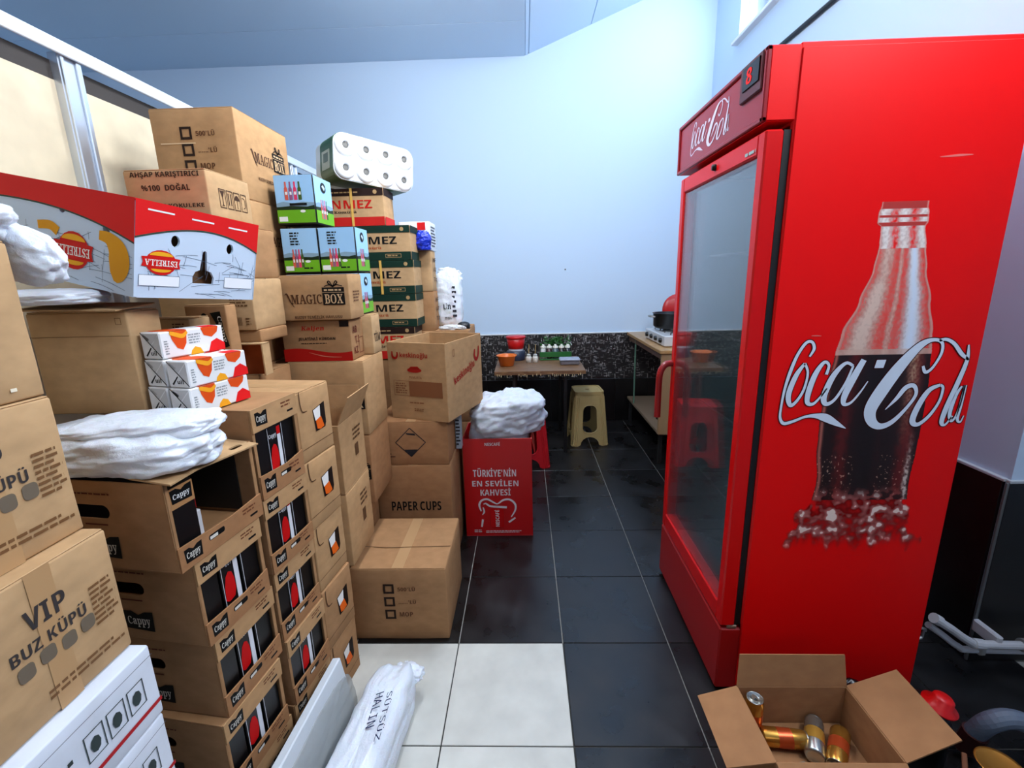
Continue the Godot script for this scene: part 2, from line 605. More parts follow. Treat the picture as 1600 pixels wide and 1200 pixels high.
# ------------------------------------------------------------------ the room
func room() -> void:
	var paint := mat(Color(0.765, 0.84, 0.92), 0.75, 0.0, 0, 0.3)
	var ceil_m := mat(Color(0.80, 0.885, 0.965), 0.7, 0.0, 0, 0.3)
	var ZB := -4.8
	var XR := 1.76
	# floor: grout bed and single tiles
	var grout := mat(Color(0.60, 0.58, 0.55), 0.9)
	var fl := struct("floor", box_mesh(Vector3(8.4, 0.1, 8.0), 0.0, Vector3(-0.5, -0.056, -1.0)), grout)
	fl.set_meta("label", "floor of square tiles, dark ones with a pale patch at the front")
	var dark_grout := mat(Color(0.20, 0.20, 0.19), 0.9)
	part("grout_bed", box_mesh(Vector3(2.7, 0.002, 2.7), 0.0), dark_grout, fl, Vector3(0.142 - 1.35 + 0.002, -0.0055, -1.69 + 1.35 - 0.002))
	var dk: Array = []
	for c in [Color(0.125, 0.115, 0.115), Color(0.105, 0.098, 0.098), Color(0.145, 0.14, 0.14)]:
		var m := StandardMaterial3D.new()
		m.albedo_color = c
		m.albedo_texture = smudge
		m.uv1_triplanar = true
		m.uv1_world_triplanar = true
		m.uv1_scale = Vector3(0.9, 0.9, 0.9)
		m.roughness = 0.42
		m.roughness_texture = smudge
		m.metallic_specular = 0.5
		m.uv1_offset = Vector3(c.r * 30, 0, 0)
		dk.append(m)
	var wh := mat(Color(0.84, 0.83, 0.80), 0.35, 0.0, 2, 0.5)
	var wh2 := mat(Color(0.81, 0.80, 0.765), 0.38, 0.0, 2, 0.5)
	var tile := box_mesh(Vector3(0.4455, 0.012, 0.4455), 0.0012)
	for i in range(-5, 4):
		for j in range(-4, 7):
			var cx := 0.142 + (i + 0.5) * 0.45
			var cz := -1.69 - (j + 0.5) * 0.45
			var white := i < 0 and j < 0
			if absf(cx) > 2.2:
				continue
			var hh := absf(sin(i * 12.9 + j * 78.2)) 
			var m: Material = (wh if hh > 0.5 else wh2) if white else dk[int(hh * 2.99)]
			part("tile", tile, m, fl, Vector3(cx, -0.006, cz))
	# back wall with the tiled lower band
	var wb := struct("wall_back", box_mesh(Vector3(7.0, 5.0, 0.15), 0.0, Vector3(-1.3, 2.4, ZB - 0.075)), paint)
	wb.set_meta("label", "pale blue painted back wall above a dark tiled dado")
	var mosaic := StandardMaterial3D.new()
	mosaic.albedo_texture = mosaic_texture()
	mosaic.roughness = 0.35
	mosaic.uv1_triplanar = true
	mosaic.uv1_scale = Vector3(0.95, 0.95, 0.95)
	var slate := mat(Color(0.075, 0.07, 0.072), 0.3, 0.0, 3, 0.5)
	for i in range(-5, 6):
		var cx := 0.1 + i * 0.34
		if cx < -1.75 or cx > 1.76:
			continue
		part("patterned_tile", box_mesh(Vector3(0.3396, 0.475, 0.012), 0.0004), mosaic, wb, Vector3(cx, 0.7, ZB + 0.006))
		part("dark_tile", box_mesh(Vector3(0.3392, 0.455, 0.012), 0.0004), slate, wb, Vector3(cx, 0.23, ZB + 0.006))
	var edge := struct("trim_1", box_mesh(Vector3(3.5, 0.014, 0.018), 0.003), mat(Color(0.85, 0.87, 0.88), 0.4), Vector3(0.02, 0.948, ZB + 0.008))
	edge.set_meta("label", "thin white strip along the top of the back wall tiles")
	# right wall with window, its dado, and the return at the right edge of the picture
	var wr := begin()
	var h := 5.0
	add_box(wr, Vector3(0.15, 3.33, 3.19), Vector3(XR + 0.075, 1.665, -3.205))
	add_box(wr, Vector3(0.15, 1.67, 0.5), Vector3(XR + 0.075, 4.165, -4.55))
	add_box(wr, Vector3(0.15, 1.67, 1.79), Vector3(XR + 0.075, 4.165, -2.505))
	add_box(wr, Vector3(0.15, 1.0, 0.9), Vector3(XR + 0.075, 4.55, -3.85))
	var wrn := struct("wall_right", wr.commit(), paint)
	wrn.set_meta("label", "pale painted right wall with a high window")
	var k := 0
	for zc in [-2.05, -2.5, -2.95, -3.4, -3.85, -4.3, -4.63]:
		var ln := 0.447 if k < 6 else 0.3
		part("dark_tile", box_mesh(Vector3(0.012, 0.765, ln), 0.001), slate, wrn, Vector3(XR - 0.006, 0.385, zc))
		k += 1
	part("dark_tile", box_mesh(Vector3(0.012, 0.765, 0.205), 0.001), slate, wrn, Vector3(XR - 0.006, 0.385, -1.72))
	part("tile_edge", box_mesh(Vector3(0.018, 0.012, 3.18), 0.002), mat(Color(0.72, 0.74, 0.76), 0.4), wrn, Vector3(XR - 0.007, 0.775, -3.2))
	var ret := struct("wall_front_right", box_mesh(Vector3(1.4, h, 0.15), 0.0, Vector3(XR + 0.15 + 0.7, 2.5, -1.685)), paint)
	ret.set_meta("label", "short wall return turning right beside the cooler")
	struct("pier", box_mesh(Vector3(0.15, h, 0.01), 0.0), paint, Vector3(XR + 0.075, 2.5, -1.606), ret)
	part("dark_tile", box_mesh(Vector3(0.5, 0.765, 0.012), 0.001), slate, ret, Vector3(XR + 0.244, 0.385, -1.600))
	part("dark_tile", box_mesh(Vector3(0.5, 0.765, 0.012), 0.001), slate, ret, Vector3(XR + 0.746, 0.385, -1.600))
	part("corner_trim", box_mesh(Vector3(0.012, 0.77, 0.012), 0.003), mat(Color(0.45, 0.46, 0.46), 0.3, 0.5), ret, Vector3(XR - 0.007, 0.385, -1.602))
	part("tile_edge", box_mesh(Vector3(1.0, 0.012, 0.016), 0.002), mat(Color(0.72, 0.74, 0.76), 0.4), ret, Vector3(XR + 0.49, 0.775, -1.600))
	# window in the right wall
	var win := thing("window_1", "white framed window high in the right wall", "window", Vector3(XR, 3.33, -3.85))
	win.set_meta("kind", "structure")
	win.remove_meta("category")
	var wf := begin()
	for a in [[-0.43, 0.36, 0.04, 0.72], [0.43, 0.36, 0.04, 0.72], [0.0, 0.36, 0.04, 0.72]]:
		add_box(wf, Vector3(0.05, a[3], a[2]), Vector3(0.09, a[1], a[0]), 0.004)
	add_box(wf, Vector3(0.05, 0.04, 0.9), Vector3(0.09, 0.02, 0), 0.004)
	add_box(wf, Vector3(0.05, 0.04, 0.9), Vector3(0.09, 0.70, 0), 0.004)
	part("frame", wf.commit(), mat(Color(0.9, 0.9, 0.9), 0.4), win)
	part("sill", box_mesh(Vector3(0.2, 0.025, 0.94), 0.004), mat(Color(0.88, 0.89, 0.9), 0.4), win, Vector3(0.05, -0.008, 0))
	var gm := StandardMaterial3D.new()
	gm.transparency = BaseMaterial3D.TRANSPARENCY_ALPHA
	gm.albedo_color = Color(0.9, 0.95, 1.0, 0.06)
	gm.roughness = 0.03
	for s in [-0.215, 0.215]:
		part("pane", box_mesh(Vector3(0.006, 0.64, 0.39), 0.0), gm, win, Vector3(0.09, 0.36, s))
	# ceiling: flat on the left, rising to the right; laid in boards
	var ce := struct("ceiling", box_mesh(Vector3(4.3, 0.08, 8.0), 0.0, Vector3(0.046 - 2.15, 3.545, -1.0)), ceil_m)
	ce.set_meta("label", "flat boarded ceiling meeting a sloping part")
	for i in 13:
		var zc := ZB + 0.3 + i * 0.608
		part("board", box_mesh(Vector3(4.29, 0.012, 0.602), 0.002), ceil_m, ce, Vector3(0.046 - 2.145, 3.497, zc))
	var ang := atan2(0.39, 1.029)
	var slope := struct("ceiling_slope", box_mesh(Vector3(2.4, 0.08, 8.0), 0.0), ceil_m, Vector3.ZERO)
	slope.set_meta("label", "sloping part of the ceiling rising to the right")
	slope.transform = Transform3D(Basis(Vector3.BACK, ang), Vector3(0.046 + cos(ang) * 1.2 - sin(ang) * 0.052, 3.492 + sin(ang) * 1.2 + cos(ang) * 0.052, -1.0))
	for i in 4:
		part("board", box_mesh(Vector3(0.595, 0.012, 7.98), 0.002), ceil_m, slope, Vector3(-0.86 + i * 0.602, -0.046, 0))
	part("board", box_mesh(Vector3(0.03, 0.012, 7.98), 0.002), ceil_m, slope, Vector3(-1.18, -0.046, 0))
	var lm := StandardMaterial3D.new()
	lm.albedo_color = Color(0.9, 0.95, 1.0)
	lm.emission_enabled = true
	lm.emission = Color(0.95, 0.975, 1.0)
	lm.emission_energy_multiplier = 1.5
	var lamp := thing("ceiling_lamp", "long fluorescent lamp on the flat ceiling over the stacked cartons", "lamp", Vector3(-0.25, 3.22, -2.2))
	part("housing", box_mesh(Vector3(0.32, 0.06, 1.3), 0.006, Vector3(0, 0.045, 0)), mat(Color(0.9, 0.9, 0.9), 0.4), lamp)
	for x in [-0.07, 0.07]:
		part("tube", tube_mesh([Vector3(x, 0.0, -0.6), Vector3(x, 0.0, 0.6)], 0.014, 10), lm, lamp)
	part("hanger", box_mesh(Vector3(0.02, 0.2, 0.9), 0.002, Vector3(0, 0.17, 0)), mat(Color(0.8, 0.8, 0.8), 0.4), lamp)
	# wall above the bay on the right, with a second high window
	var lt := begin()
	add_box(lt, Vector3(0.15, 0.42, 4.2), Vector3(XR + 0.075, 2.65, 0.49))
	add_box(lt, Vector3(0.15, 1.3, 4.2), Vector3(XR + 0.075, 4.3, 0.49))
	add_box(lt, Vector3(0.15, 0.8, 0.31), Vector3(XR + 0.075, 3.26, -1.455))
	add_box(lt, Vector3(0.15, 0.8, 2.73), Vector3(XR + 0.075, 3.26, 1.225))
	struct("wall_above_bay", lt.commit(), paint).set_meta("label", "painted wall above the bay with a second high window")
	var w2 := begin()
	for z in [-1.28, -0.72, -0.16]:
		add_box(w2, Vector3(0.05, 0.78, 0.04), Vector3(XR + 0.1, 3.26, z), 0.004)
	for y in [2.89, 3.63]:
		add_box(w2, Vector3(0.05, 0.04, 1.14), Vector3(XR + 0.1, y, -0.72), 0.004)
	struct("window_2", w2.commit(), mat(Color(0.9, 0.9, 0.9), 0.4)).set_meta("label", "white framed high window above the bay")
	# left wall beyond the partition, wall behind the viewer with the shop opening
	struct("wall_left", box_mesh(Vector3(0.15, 5.0, 8.0), 0.0, Vector3(-4.3, 2.4, -1.0)), paint).set_meta("label", "painted wall beyond the partition")
	var wf2 := begin()
	add_box(wf2, Vector3(2.7, 5.0, 0.15), Vector3(-3.0, 2.4, 2.6))
	add_box(wf2, Vector3(3.0, 5.0, 0.15), Vector3(2.4, 2.4, 2.6))
	add_box(wf2, Vector3(2.6, 1.8, 0.15), Vector3(-0.35, 4.0, 2.6))
	add_box(wf2, Vector3(2.6, 2.4, 0.15), Vector3(-0.35, 1.2, 2.6))
	struct("wall_front", wf2.commit(), paint).set_meta("label", "wall behind the viewer with a wide high window opening")
	struct("wall_right_front", box_mesh(Vector3(0.15, 5.0, 4.4), 0.0, Vector3(3.3, 2.4, 0.5)), paint).set_meta("label", "wall of the bay beside the short return")
	# partition of beige panels in aluminium
	var pm := mat(Color(0.84, 0.78, 0.67), 0.6, 0.0, 2, 0.3)
	var al := mat(Color(0.80, 0.83, 0.87), 0.32, 0.75)
	var alw := mat(Color(0.86, 0.89, 0.93), 0.4, 0.2)
	var pa := thing("partition", "aluminium framed partition of beige panels behind the boxes", "partition", Vector3(-1.65, 0, 0))
	var posts: Array = [1.55, -0.16, -1.87, -3.56, -4.74]
	for i in 4:
		var z0: float = posts[i]
		var z1: float = posts[i + 1]
		part("panel", box_mesh(Vector3(0.016, 2.26, z0 - z1 - 0.075), 0.001), pm, pa, Vector3(-0.03, 1.14, (z0 + z1) / 2.0))
		part("dark_gasket", box_mesh(Vector3(0.012, 0.07, z0 - z1 - 0.08), 0.001), mat(Color(0.20, 0.18, 0.17), 0.8), pa, Vector3(-0.03, 2.30, (z0 + z1) / 2.0))
	for z in posts:
		var ps := begin()
		add_box(ps, Vector3(0.04, 2.36, 0.085), Vector3(-0.012, 1.18, z), 0.003)
		add_box(ps, Vector3(0.012, 2.36, 0.02), Vector3(0.012, 1.18, z - 0.03), 0.003)
		add_box(ps, Vector3(0.012, 2.36, 0.012), Vector3(0.012, 1.18, z + 0.034), 0.003)
		part("post", ps.commit(), al, pa)
	var rs := begin()
	add_box(rs, Vector3(0.06, 0.012, 6.4), Vector3(-0.01, 2.395, -1.6), 0.003)
	add_box(rs, Vector3(0.01, 0.045, 6.4), Vector3(0.018, 2.373, -1.6), 0.003)
	add_box(rs, Vector3(0.008, 0.012, 6.4), Vector3(0.026, 2.354, -1.6), 0.003)
	part("top_rail", rs.commit(), alw, pa)
	# small marks on the back wall
	var peg := part("wall_plug", lathe([Vector2(0.0, 0.008), Vector2(0.006, 0.008), Vector2(0.008, 0.0)], 10), mat(Color(0.45, 0.45, 0.45), 0.6), null, Vector3(0.42, 1.59, ZB), Vector3(90, 0, 0))
	tag(peg, "tiny grey plug in the blank middle of the back wall", "wall plug")
	var cb := part("cable", tube_mesh([Vector3(1.745, 3.02, -1.9), Vector3(1.745, 2.99, -3.0), Vector3(1.745, 3.0, -3.6), Vector3(1.745, 2.98, -4.2)], 0.014, 8), mat(Color(0.06, 0.06, 0.07), 0.5))
	tag(cb, "black cable running along the right wall above the red cooler", "cable")

func mosaic_texture() -> ImageTexture:
	var im := Image.create(256, 256, false, Image.FORMAT_RGB8)
	im.fill(Color(0.12, 0.11, 0.11))
	var r := RandomNumberGenerator.new()
	r.seed = 21
	for k in 2100:
		var x := r.randi() % 256
		var y := r.randi() % 256
		var g := r.randf_range(0.20, 0.72)
		var c := Color(g, g * 0.97, g * 0.96)
		var horiz := r.randf() < 0.5
		var ln := r.randi_range(3, 9)
		for i in ln:
			var px := (x + (i if horiz else 0)) % 256
			var py := (y + (0 if horiz else i)) % 256
			im.set_pixel(px, py, c)
			if r.randf() < 0.5:
				im.set_pixel((px + (0 if horiz else 1)) % 256, (py + (1 if horiz else 0)) % 256, c)
	return ImageTexture.create_from_image(im)

# ------------------------------------------------------------------ cartons nearest on the left
func ice_print(o: Node3D) -> void:
	var s := sz(o)
	var f := face(s, "right")
	var a := begin()
	ink_text(a, f, "VIP", s.z - 0.166, 0.168, 0.036, 0.068, sans)
	ink_text(a, f, "BUZ KÜPÜ", s.z - 0.198, 0.130, 0.027, 0.128, sans)
	commit_print("lettering", a, Color(0.22, 0.20, 0.20), o)
	for k in 4:
		var b := begin()
		ink_poly(b, f, rrect(s.z - 0.194 + k * 0.036, 0.094 + (k % 2) * 0.004, s.z - 0.168 + k * 0.036, 0.122 + (k % 2) * 0.004, 0.008))
		commit_print("ice_cube_print", b, Color(0.42, 0.37, 0.31), o)
	var c := begin()
	ink_fine(c, f, s.z - 0.058, 0.09, 0.048, 0.085, 8, 5)
	ink_fine(c, f, s.z - 0.16, 0.03, 0.15, 0.022, 2, 8)
	commit_print("small_print", c, Color(0.45, 0.31, 0.19), o)
	var t := begin()
	ink_rect(t, f, s.z - 0.150, 0.0, s.z - 0.108, s.y, -0.0006)
	commit_print("tape_strip", t, Color(0.70, 0.55, 0.385), o, 0.45)

func near_column() -> void:
	for k in 5:
		var y0 := k * 0.167
		var which: Array = ["white box with red stripes on the floor, lowest of the front stack", "white box with red stripes, second from the floor in the front stack", "white box with red stripes, in the middle of the front stack", "white red-striped box, second below the lower ice cube box", "white box with a red stripe and care symbols right under the lower ice cube box"]
		var o := thing("white_box", which[k], "box", Vector3(-1.0, y0, -0.53 + 0.004 * (k % 2)), 0.0, "white boxes under the ice cube boxes")
		var s := Vector3(0.44, 0.165, 0.5)
		o.set_meta("size", s)
		part("body", carton_mesh(s, 40 + k), mat(Color(0.86, 0.88, 0.92), 0.55, 0.0, 2, 0.4), o)
		var f := face(s, "right")
		var st := begin()
		ink_rect(st, f, 0.0, 0.030, s.z, 0.039)
		commit_print("red_stripe", st, Color(0.66, 0.10, 0.12), o)
		if k >= 3:
			var q := begin()
			for i in 3:
				ink_frame(q, f, s.z - 0.16 + i * 0.045, 0.06, s.z - 0.122 + i * 0.045, 0.115, 0.0022)
				ink_poly(q, f, ellipse(s.z - 0.141 + i * 0.045, 0.085, 0.010, 0.016, 8))
			ink_fine(q, f, s.z - 0.25, 0.055, 0.07, 0.05, 3, 4)
			commit_print("care_symbols", q, Color(0.20, 0.24, 0.24), o)
			var l := begin()
			ink_rect(l, f, 0.0, s.y * 0.86, s.z, s.y * 0.86 + 0.0012)
			commit_print("lid_line", l, Color(0.4, 0.4, 0.42), o)
	var lo := carton("carton", "brown ice cube carton with slanted dark lettering, on the white boxes", "ice cube cartons", -1.21, -0.812, 0.836, 1.097, -0.28, 0.5, 2)
	ice_print(lo)
	var hi := carton("carton", "brown ice cube carton with dark lettering, stacked on the lower ice cube carton", "ice cube cartons", -1.24, -0.85, 1.098, 1.36, -0.29, 0.49, 2)
	ice_print(hi)
	var top := carton("carton", "plain brown carton at the left edge, on top of the ice cube cartons", "", -1.25, -0.857, 1.361, 1.624, -0.30, 0.48, 2)
	var fs := face(sz(top), "right")
	var st := begin()
	ink_rect(st, fs, sz(top).z - 0.055, 0.018, sz(top).z - 0.045, 0.024)
	commit_print("torn_spot", st, Color(0.9, 0.85, 0.75), top)
	var bag := thing("plastic_bag", "white plastic bag slumped on the plain carton at the left edge", "bag", Vector3(-1.02, 1.625, -0.72), 6.0)
	part("bag", sack_mesh(Vector3(0.36, 0.115, 0.22), 3, 0.015, 2.8, 1.6, 0.7, 0.16), plastic(), bag)
	part("hanging_fold", sack_mesh(Vector3(0.17, 0.10, 0.07), 8, 0.010, 2.8, 1.6, 0.8, 0.12), plastic(), bag, Vector3(0.10, -0.05, -0.115), Vector3(8, -6, -22))

var film: StandardMaterial3D
func plastic() -> StandardMaterial3D:
	if film:
		return film
	film = StandardMaterial3D.new()
	film.albedo_color = Color(0.86, 0.88, 0.915)
	film.roughness = 0.3
	film.subsurf_scatter_enabled = true
	film.subsurf_scatter_strength = 0.12
	var n := FastNoiseLite.new()
	n.seed = 31
	n.frequency = 0.012
	n.fractal_type = FastNoiseLite.FRACTAL_RIDGED
	n.fractal_octaves = 3
	n.domain_warp_enabled = true
	n.domain_warp_amplitude = 40.0
	var t := NoiseTexture2D.new()
	t.width = 512
	t.height = 512
	t.seamless = true
	t.noise = n
	t.as_normal_map = true
	t.bump_strength = 5.0
	film.normal_enabled = true
	film.normal_texture = t
	film.normal_scale = 0.5
	film.uv1_triplanar = true
	film.uv1_scale = Vector3(2.4, 3.6, 2.4)
	return film

# ------------------------------------------------------------------ drink trays
const TRAY_YAW := -7.5
func along(s: float, depth: float, out := 0.0) -> Vector3:
	var a := deg_to_rad(7.5)
	var dir := Vector3(sin(a), 0, -cos(a))
	var rt := Vector3(cos(a), 0, sin(a))
	return Vector3(-0.70, 0, -1.58) + dir * s + rt * (out - depth / 2.0)

func flag(st: SurfaceTool, f: Transform3D, x: float, y: float, w: float, h: float, z := 0.0) -> void:
	ink_poly(st, f, PackedVector2Array([Vector2(x + w * 0.04, y + h * 0.08), Vector2(x + w * 0.96, y), Vector2(x + w, y + h), Vector2(x + w * 0.72, y + h * 0.97), Vector2(x + w * 0.5, y + h * 0.80), Vector2(x + w * 0.28, y + h * 1.0), Vector2(x, y + h * 0.98)]), z)

var plain_pack: Node3D
var fruit_pack: Node3D
func pack(fruit: bool, at: Vector3, yaw: float, lab: String) -> void:
	var proto: Node3D = fruit_pack if fruit else plain_pack
	if proto:
		copy(proto, lab, at, yaw)
		return
	var o := thing("juice_carton", lab, "juice carton", at, yaw, "fruit juice cartons in trays" if fruit else "plain juice cartons in trays")
	var s := Vector3(0.062, 0.19, 0.062)
	var st := begin()
	add_box(st, s, Vector3(0, s.y / 2, 0), 0.002)
	part("body", st.commit(), mat(Color(0.022, 0.022, 0.026), 0.4), o)
	var f := face(s, "right", 0.0006)
	var w := begin()
	ink_rect(w, f, 0.002, 0.0, 0.0035, 0.185)
	if fruit:
		ink_rect(w, f, 0.043, 0.0, 0.058, 0.155)
		ink_text(w, f, "Cappy", 0.006, 0.148, 0.016, 0.034, serif)
	commit_print("white_print", w, Color(0.85, 0.85, 0.87), o)
	if fruit:
		var r := begin()
		ink_poly(r, f, PackedVector2Array([Vector2(0.004, 0.058), Vector2(0.007, 0.095), Vector2(0.014, 0.122), Vector2(0.024, 0.132), Vector2(0.034, 0.126), Vector2(0.040, 0.105), Vector2(0.041, 0.075), Vector2(0.034, 0.054), Vector2(0.014, 0.050)]))
		ink_rect(r, f, 0.043, 0.155, 0.058, 0.18)
		commit_print("red_fruit_print", r, Color(0.75, 0.04, 0.05), o)
		fruit_pack = o
	else:
		plain_pack = o

# the hollow tray: closed sides, a window towards the aisle with bands below and above
func tray(label: String, s0: float, s1: float, y0: float, y1: float, depth: float, out: float, torn := false, yaw_off := 0.0) -> Node3D:
	var s := Vector3(depth, y1 - y0 - 0.002, s1 - s0 - 0.004)
	var at := along((s0 + s1) / 2.0, depth, out)
	var o := thing("drink_tray", label, "box", Vector3(at.x, y0, at.z), TRAY_YAW + yaw_off, "stacked drink trays")
	o.set_meta("size", s)
	var h := s / 2.0
	var t := 0.004
	var st := begin()
	add_box(st, Vector3(s.x, t, s.z), Vector3(0, t / 2, 0), 0.001)
	if not torn:
		add_box(st, Vector3(s.x, t, s.z), Vector3(0, s.y - t / 2, 0), 0.001)
	add_box(st, Vector3(t, s.y - 2 * t, s.z), Vector3(-h.x + t / 2, s.y / 2, 0), 0.001)
	add_box(st, Vector3(s.x - 2 * t, s.y - 2 * t, t), Vector3(0, s.y / 2, -h.z + t / 2), 0.001)
	var lip := 0.004
	add_box(st, Vector3(t, s.y - 2 * t, lip + 0.008), Vector3(h.x - t / 2, s.y / 2, h.z - lip / 2 - 0.004), 0.001)
	add_box(st, Vector3(t, s.y - 2 * t, lip + 0.008), Vector3(h.x - t / 2, s.y / 2, -h.z + lip / 2 + 0.004), 0.001)
	part("body", st.commit(), card(1), o)
	# front panel with the real hand hole
	var fp := rrect(-h.x, t, h.x, s.y - t, 0.002, 2)
	var hole := rrect(h.x - 0.255, s.y * 0.57, h.x - 0.15, s.y * 0.57 + 0.034, 0.0168, 6)
	part("front_panel", plate_mesh(fp, [hole], t), card(1), o, Vector3(0, 0, h.z - t))
	var f := face(s, "front", 0.0014)
	var bl := begin()
	flag(bl, f, s.x - 0.225, 0.028, 0.085, 0.056)
	commit_print("logo_flag", bl, Color(0.02, 0.02, 0.022), o)
	var wt := begin()
	ink_text(wt, f, "Cappy", s.x - 0.215, 0.038, 0.03, 0.064, serif, 0.0005)
	commit_print("logo_lettering", wt, Color(0.8, 0.78, 0.74), o)
	var sp := begin()
	ink_fine(sp, f, s.x - 0.25, s.y * 0.83, 0.13, 0.008, 1, 3)
	ink_rect(sp, f, s.x - 0.22, s.y * 0.50, s.x - 0.16, s.y * 0.50 + 0.004)
	commit_print("small_print", sp, Color(0.36, 0.16, 0.09), o)
	# bands towards the aisle
	var lowh := s.y * 0.27
	var toph := s.y * 0.25
	var fr := face(s, "right", 0.0052)
	for kk in (1 if torn else 2):
		var bh := lowh if kk == 0 else toph
		var yb := 0.0 if kk == 0 else s.y - toph
		var band := begin()
		var e := 0.012 * sin(s0 * 40 + y0 * 9 + kk)
		add_plate(band, PackedVector2Array([Vector2(0.001, yb), Vector2(s.z - 0.001, yb), Vector2(s.z - 0.001, yb + bh - (0.0 if kk else e * 0.5)), Vector2(s.z * 0.6, yb + bh - (0.0 if kk else 0.006)), Vector2(0.001, yb + bh)]), [], 0.004, Transform3D(fr.basis, fr.origin - Vector3(0.0042, 0, 0)))
		part("band", band.commit(), card(0 if kk else 3), o)
		var b2 := begin()
		flag(b2, fr, 0.014, yb + bh * 0.2, 0.05, bh * 0.62)
		ink_rect(b2, fr, s.z - 0.05, yb + bh * 0.28, s.z - 0.022, yb + bh * 0.28 + 0.006)
		if kk == 0:
			ink_poly(b2, fr, rrect(0.085, yb + bh * 0.5, 0.135, yb + bh * 0.5 + 0.014, 0.005, 4))
		commit_print("logo_flag", b2, Color(0.02, 0.02, 0.022), o)
		var w2 := begin()
		ink_text(w2, fr, "Cappy", 0.019, yb + bh * 0.32, bh * 0.34, 0.038, serif, 0.0005)
		if kk == 0:
			ink_rect(w2, fr, 0.088, yb + bh * 0.5 + 0.002, 0.112, yb + bh * 0.5 + 0.010, 0.0005)
		commit_print("logo_lettering", w2, Color(0.8, 0.78, 0.74), o)
		var s2 := begin()
		ink_fine(s2, fr, s.z - 0.075, yb + bh * 0.55, 0.05, bh * 0.3, 2, 6)
		commit_print("small_print", s2, Color(0.40, 0.22, 0.12), o)
	# cartons inside, against the window
	var a := deg_to_rad(-(TRAY_YAW + yaw_off))
	var lx := Vector3(cos(a), 0, sin(a))
	var lz := Vector3(-sin(a), 0, cos(a))
	var room_z := s.z - 0.012
	if not torn:
		for i in 3:
			var zz := room_z / 2.0 - room_z * (i + 0.5) / 3.0
			var p := o.position + lx * (h.x - 0.042) + lz * zz + Vector3(0, t + 0.0005, 0)
			var where := label.get_slice(", ", 1) + " tray " + label.get_slice(", ", 2)
			pack(i == 1, p, TRAY_YAW + yaw_off, ["plain black juice carton, near end, window of ", "juice carton with red fruit, window of ", "plain black juice carton, far end, window of "][i] + where)
	return o

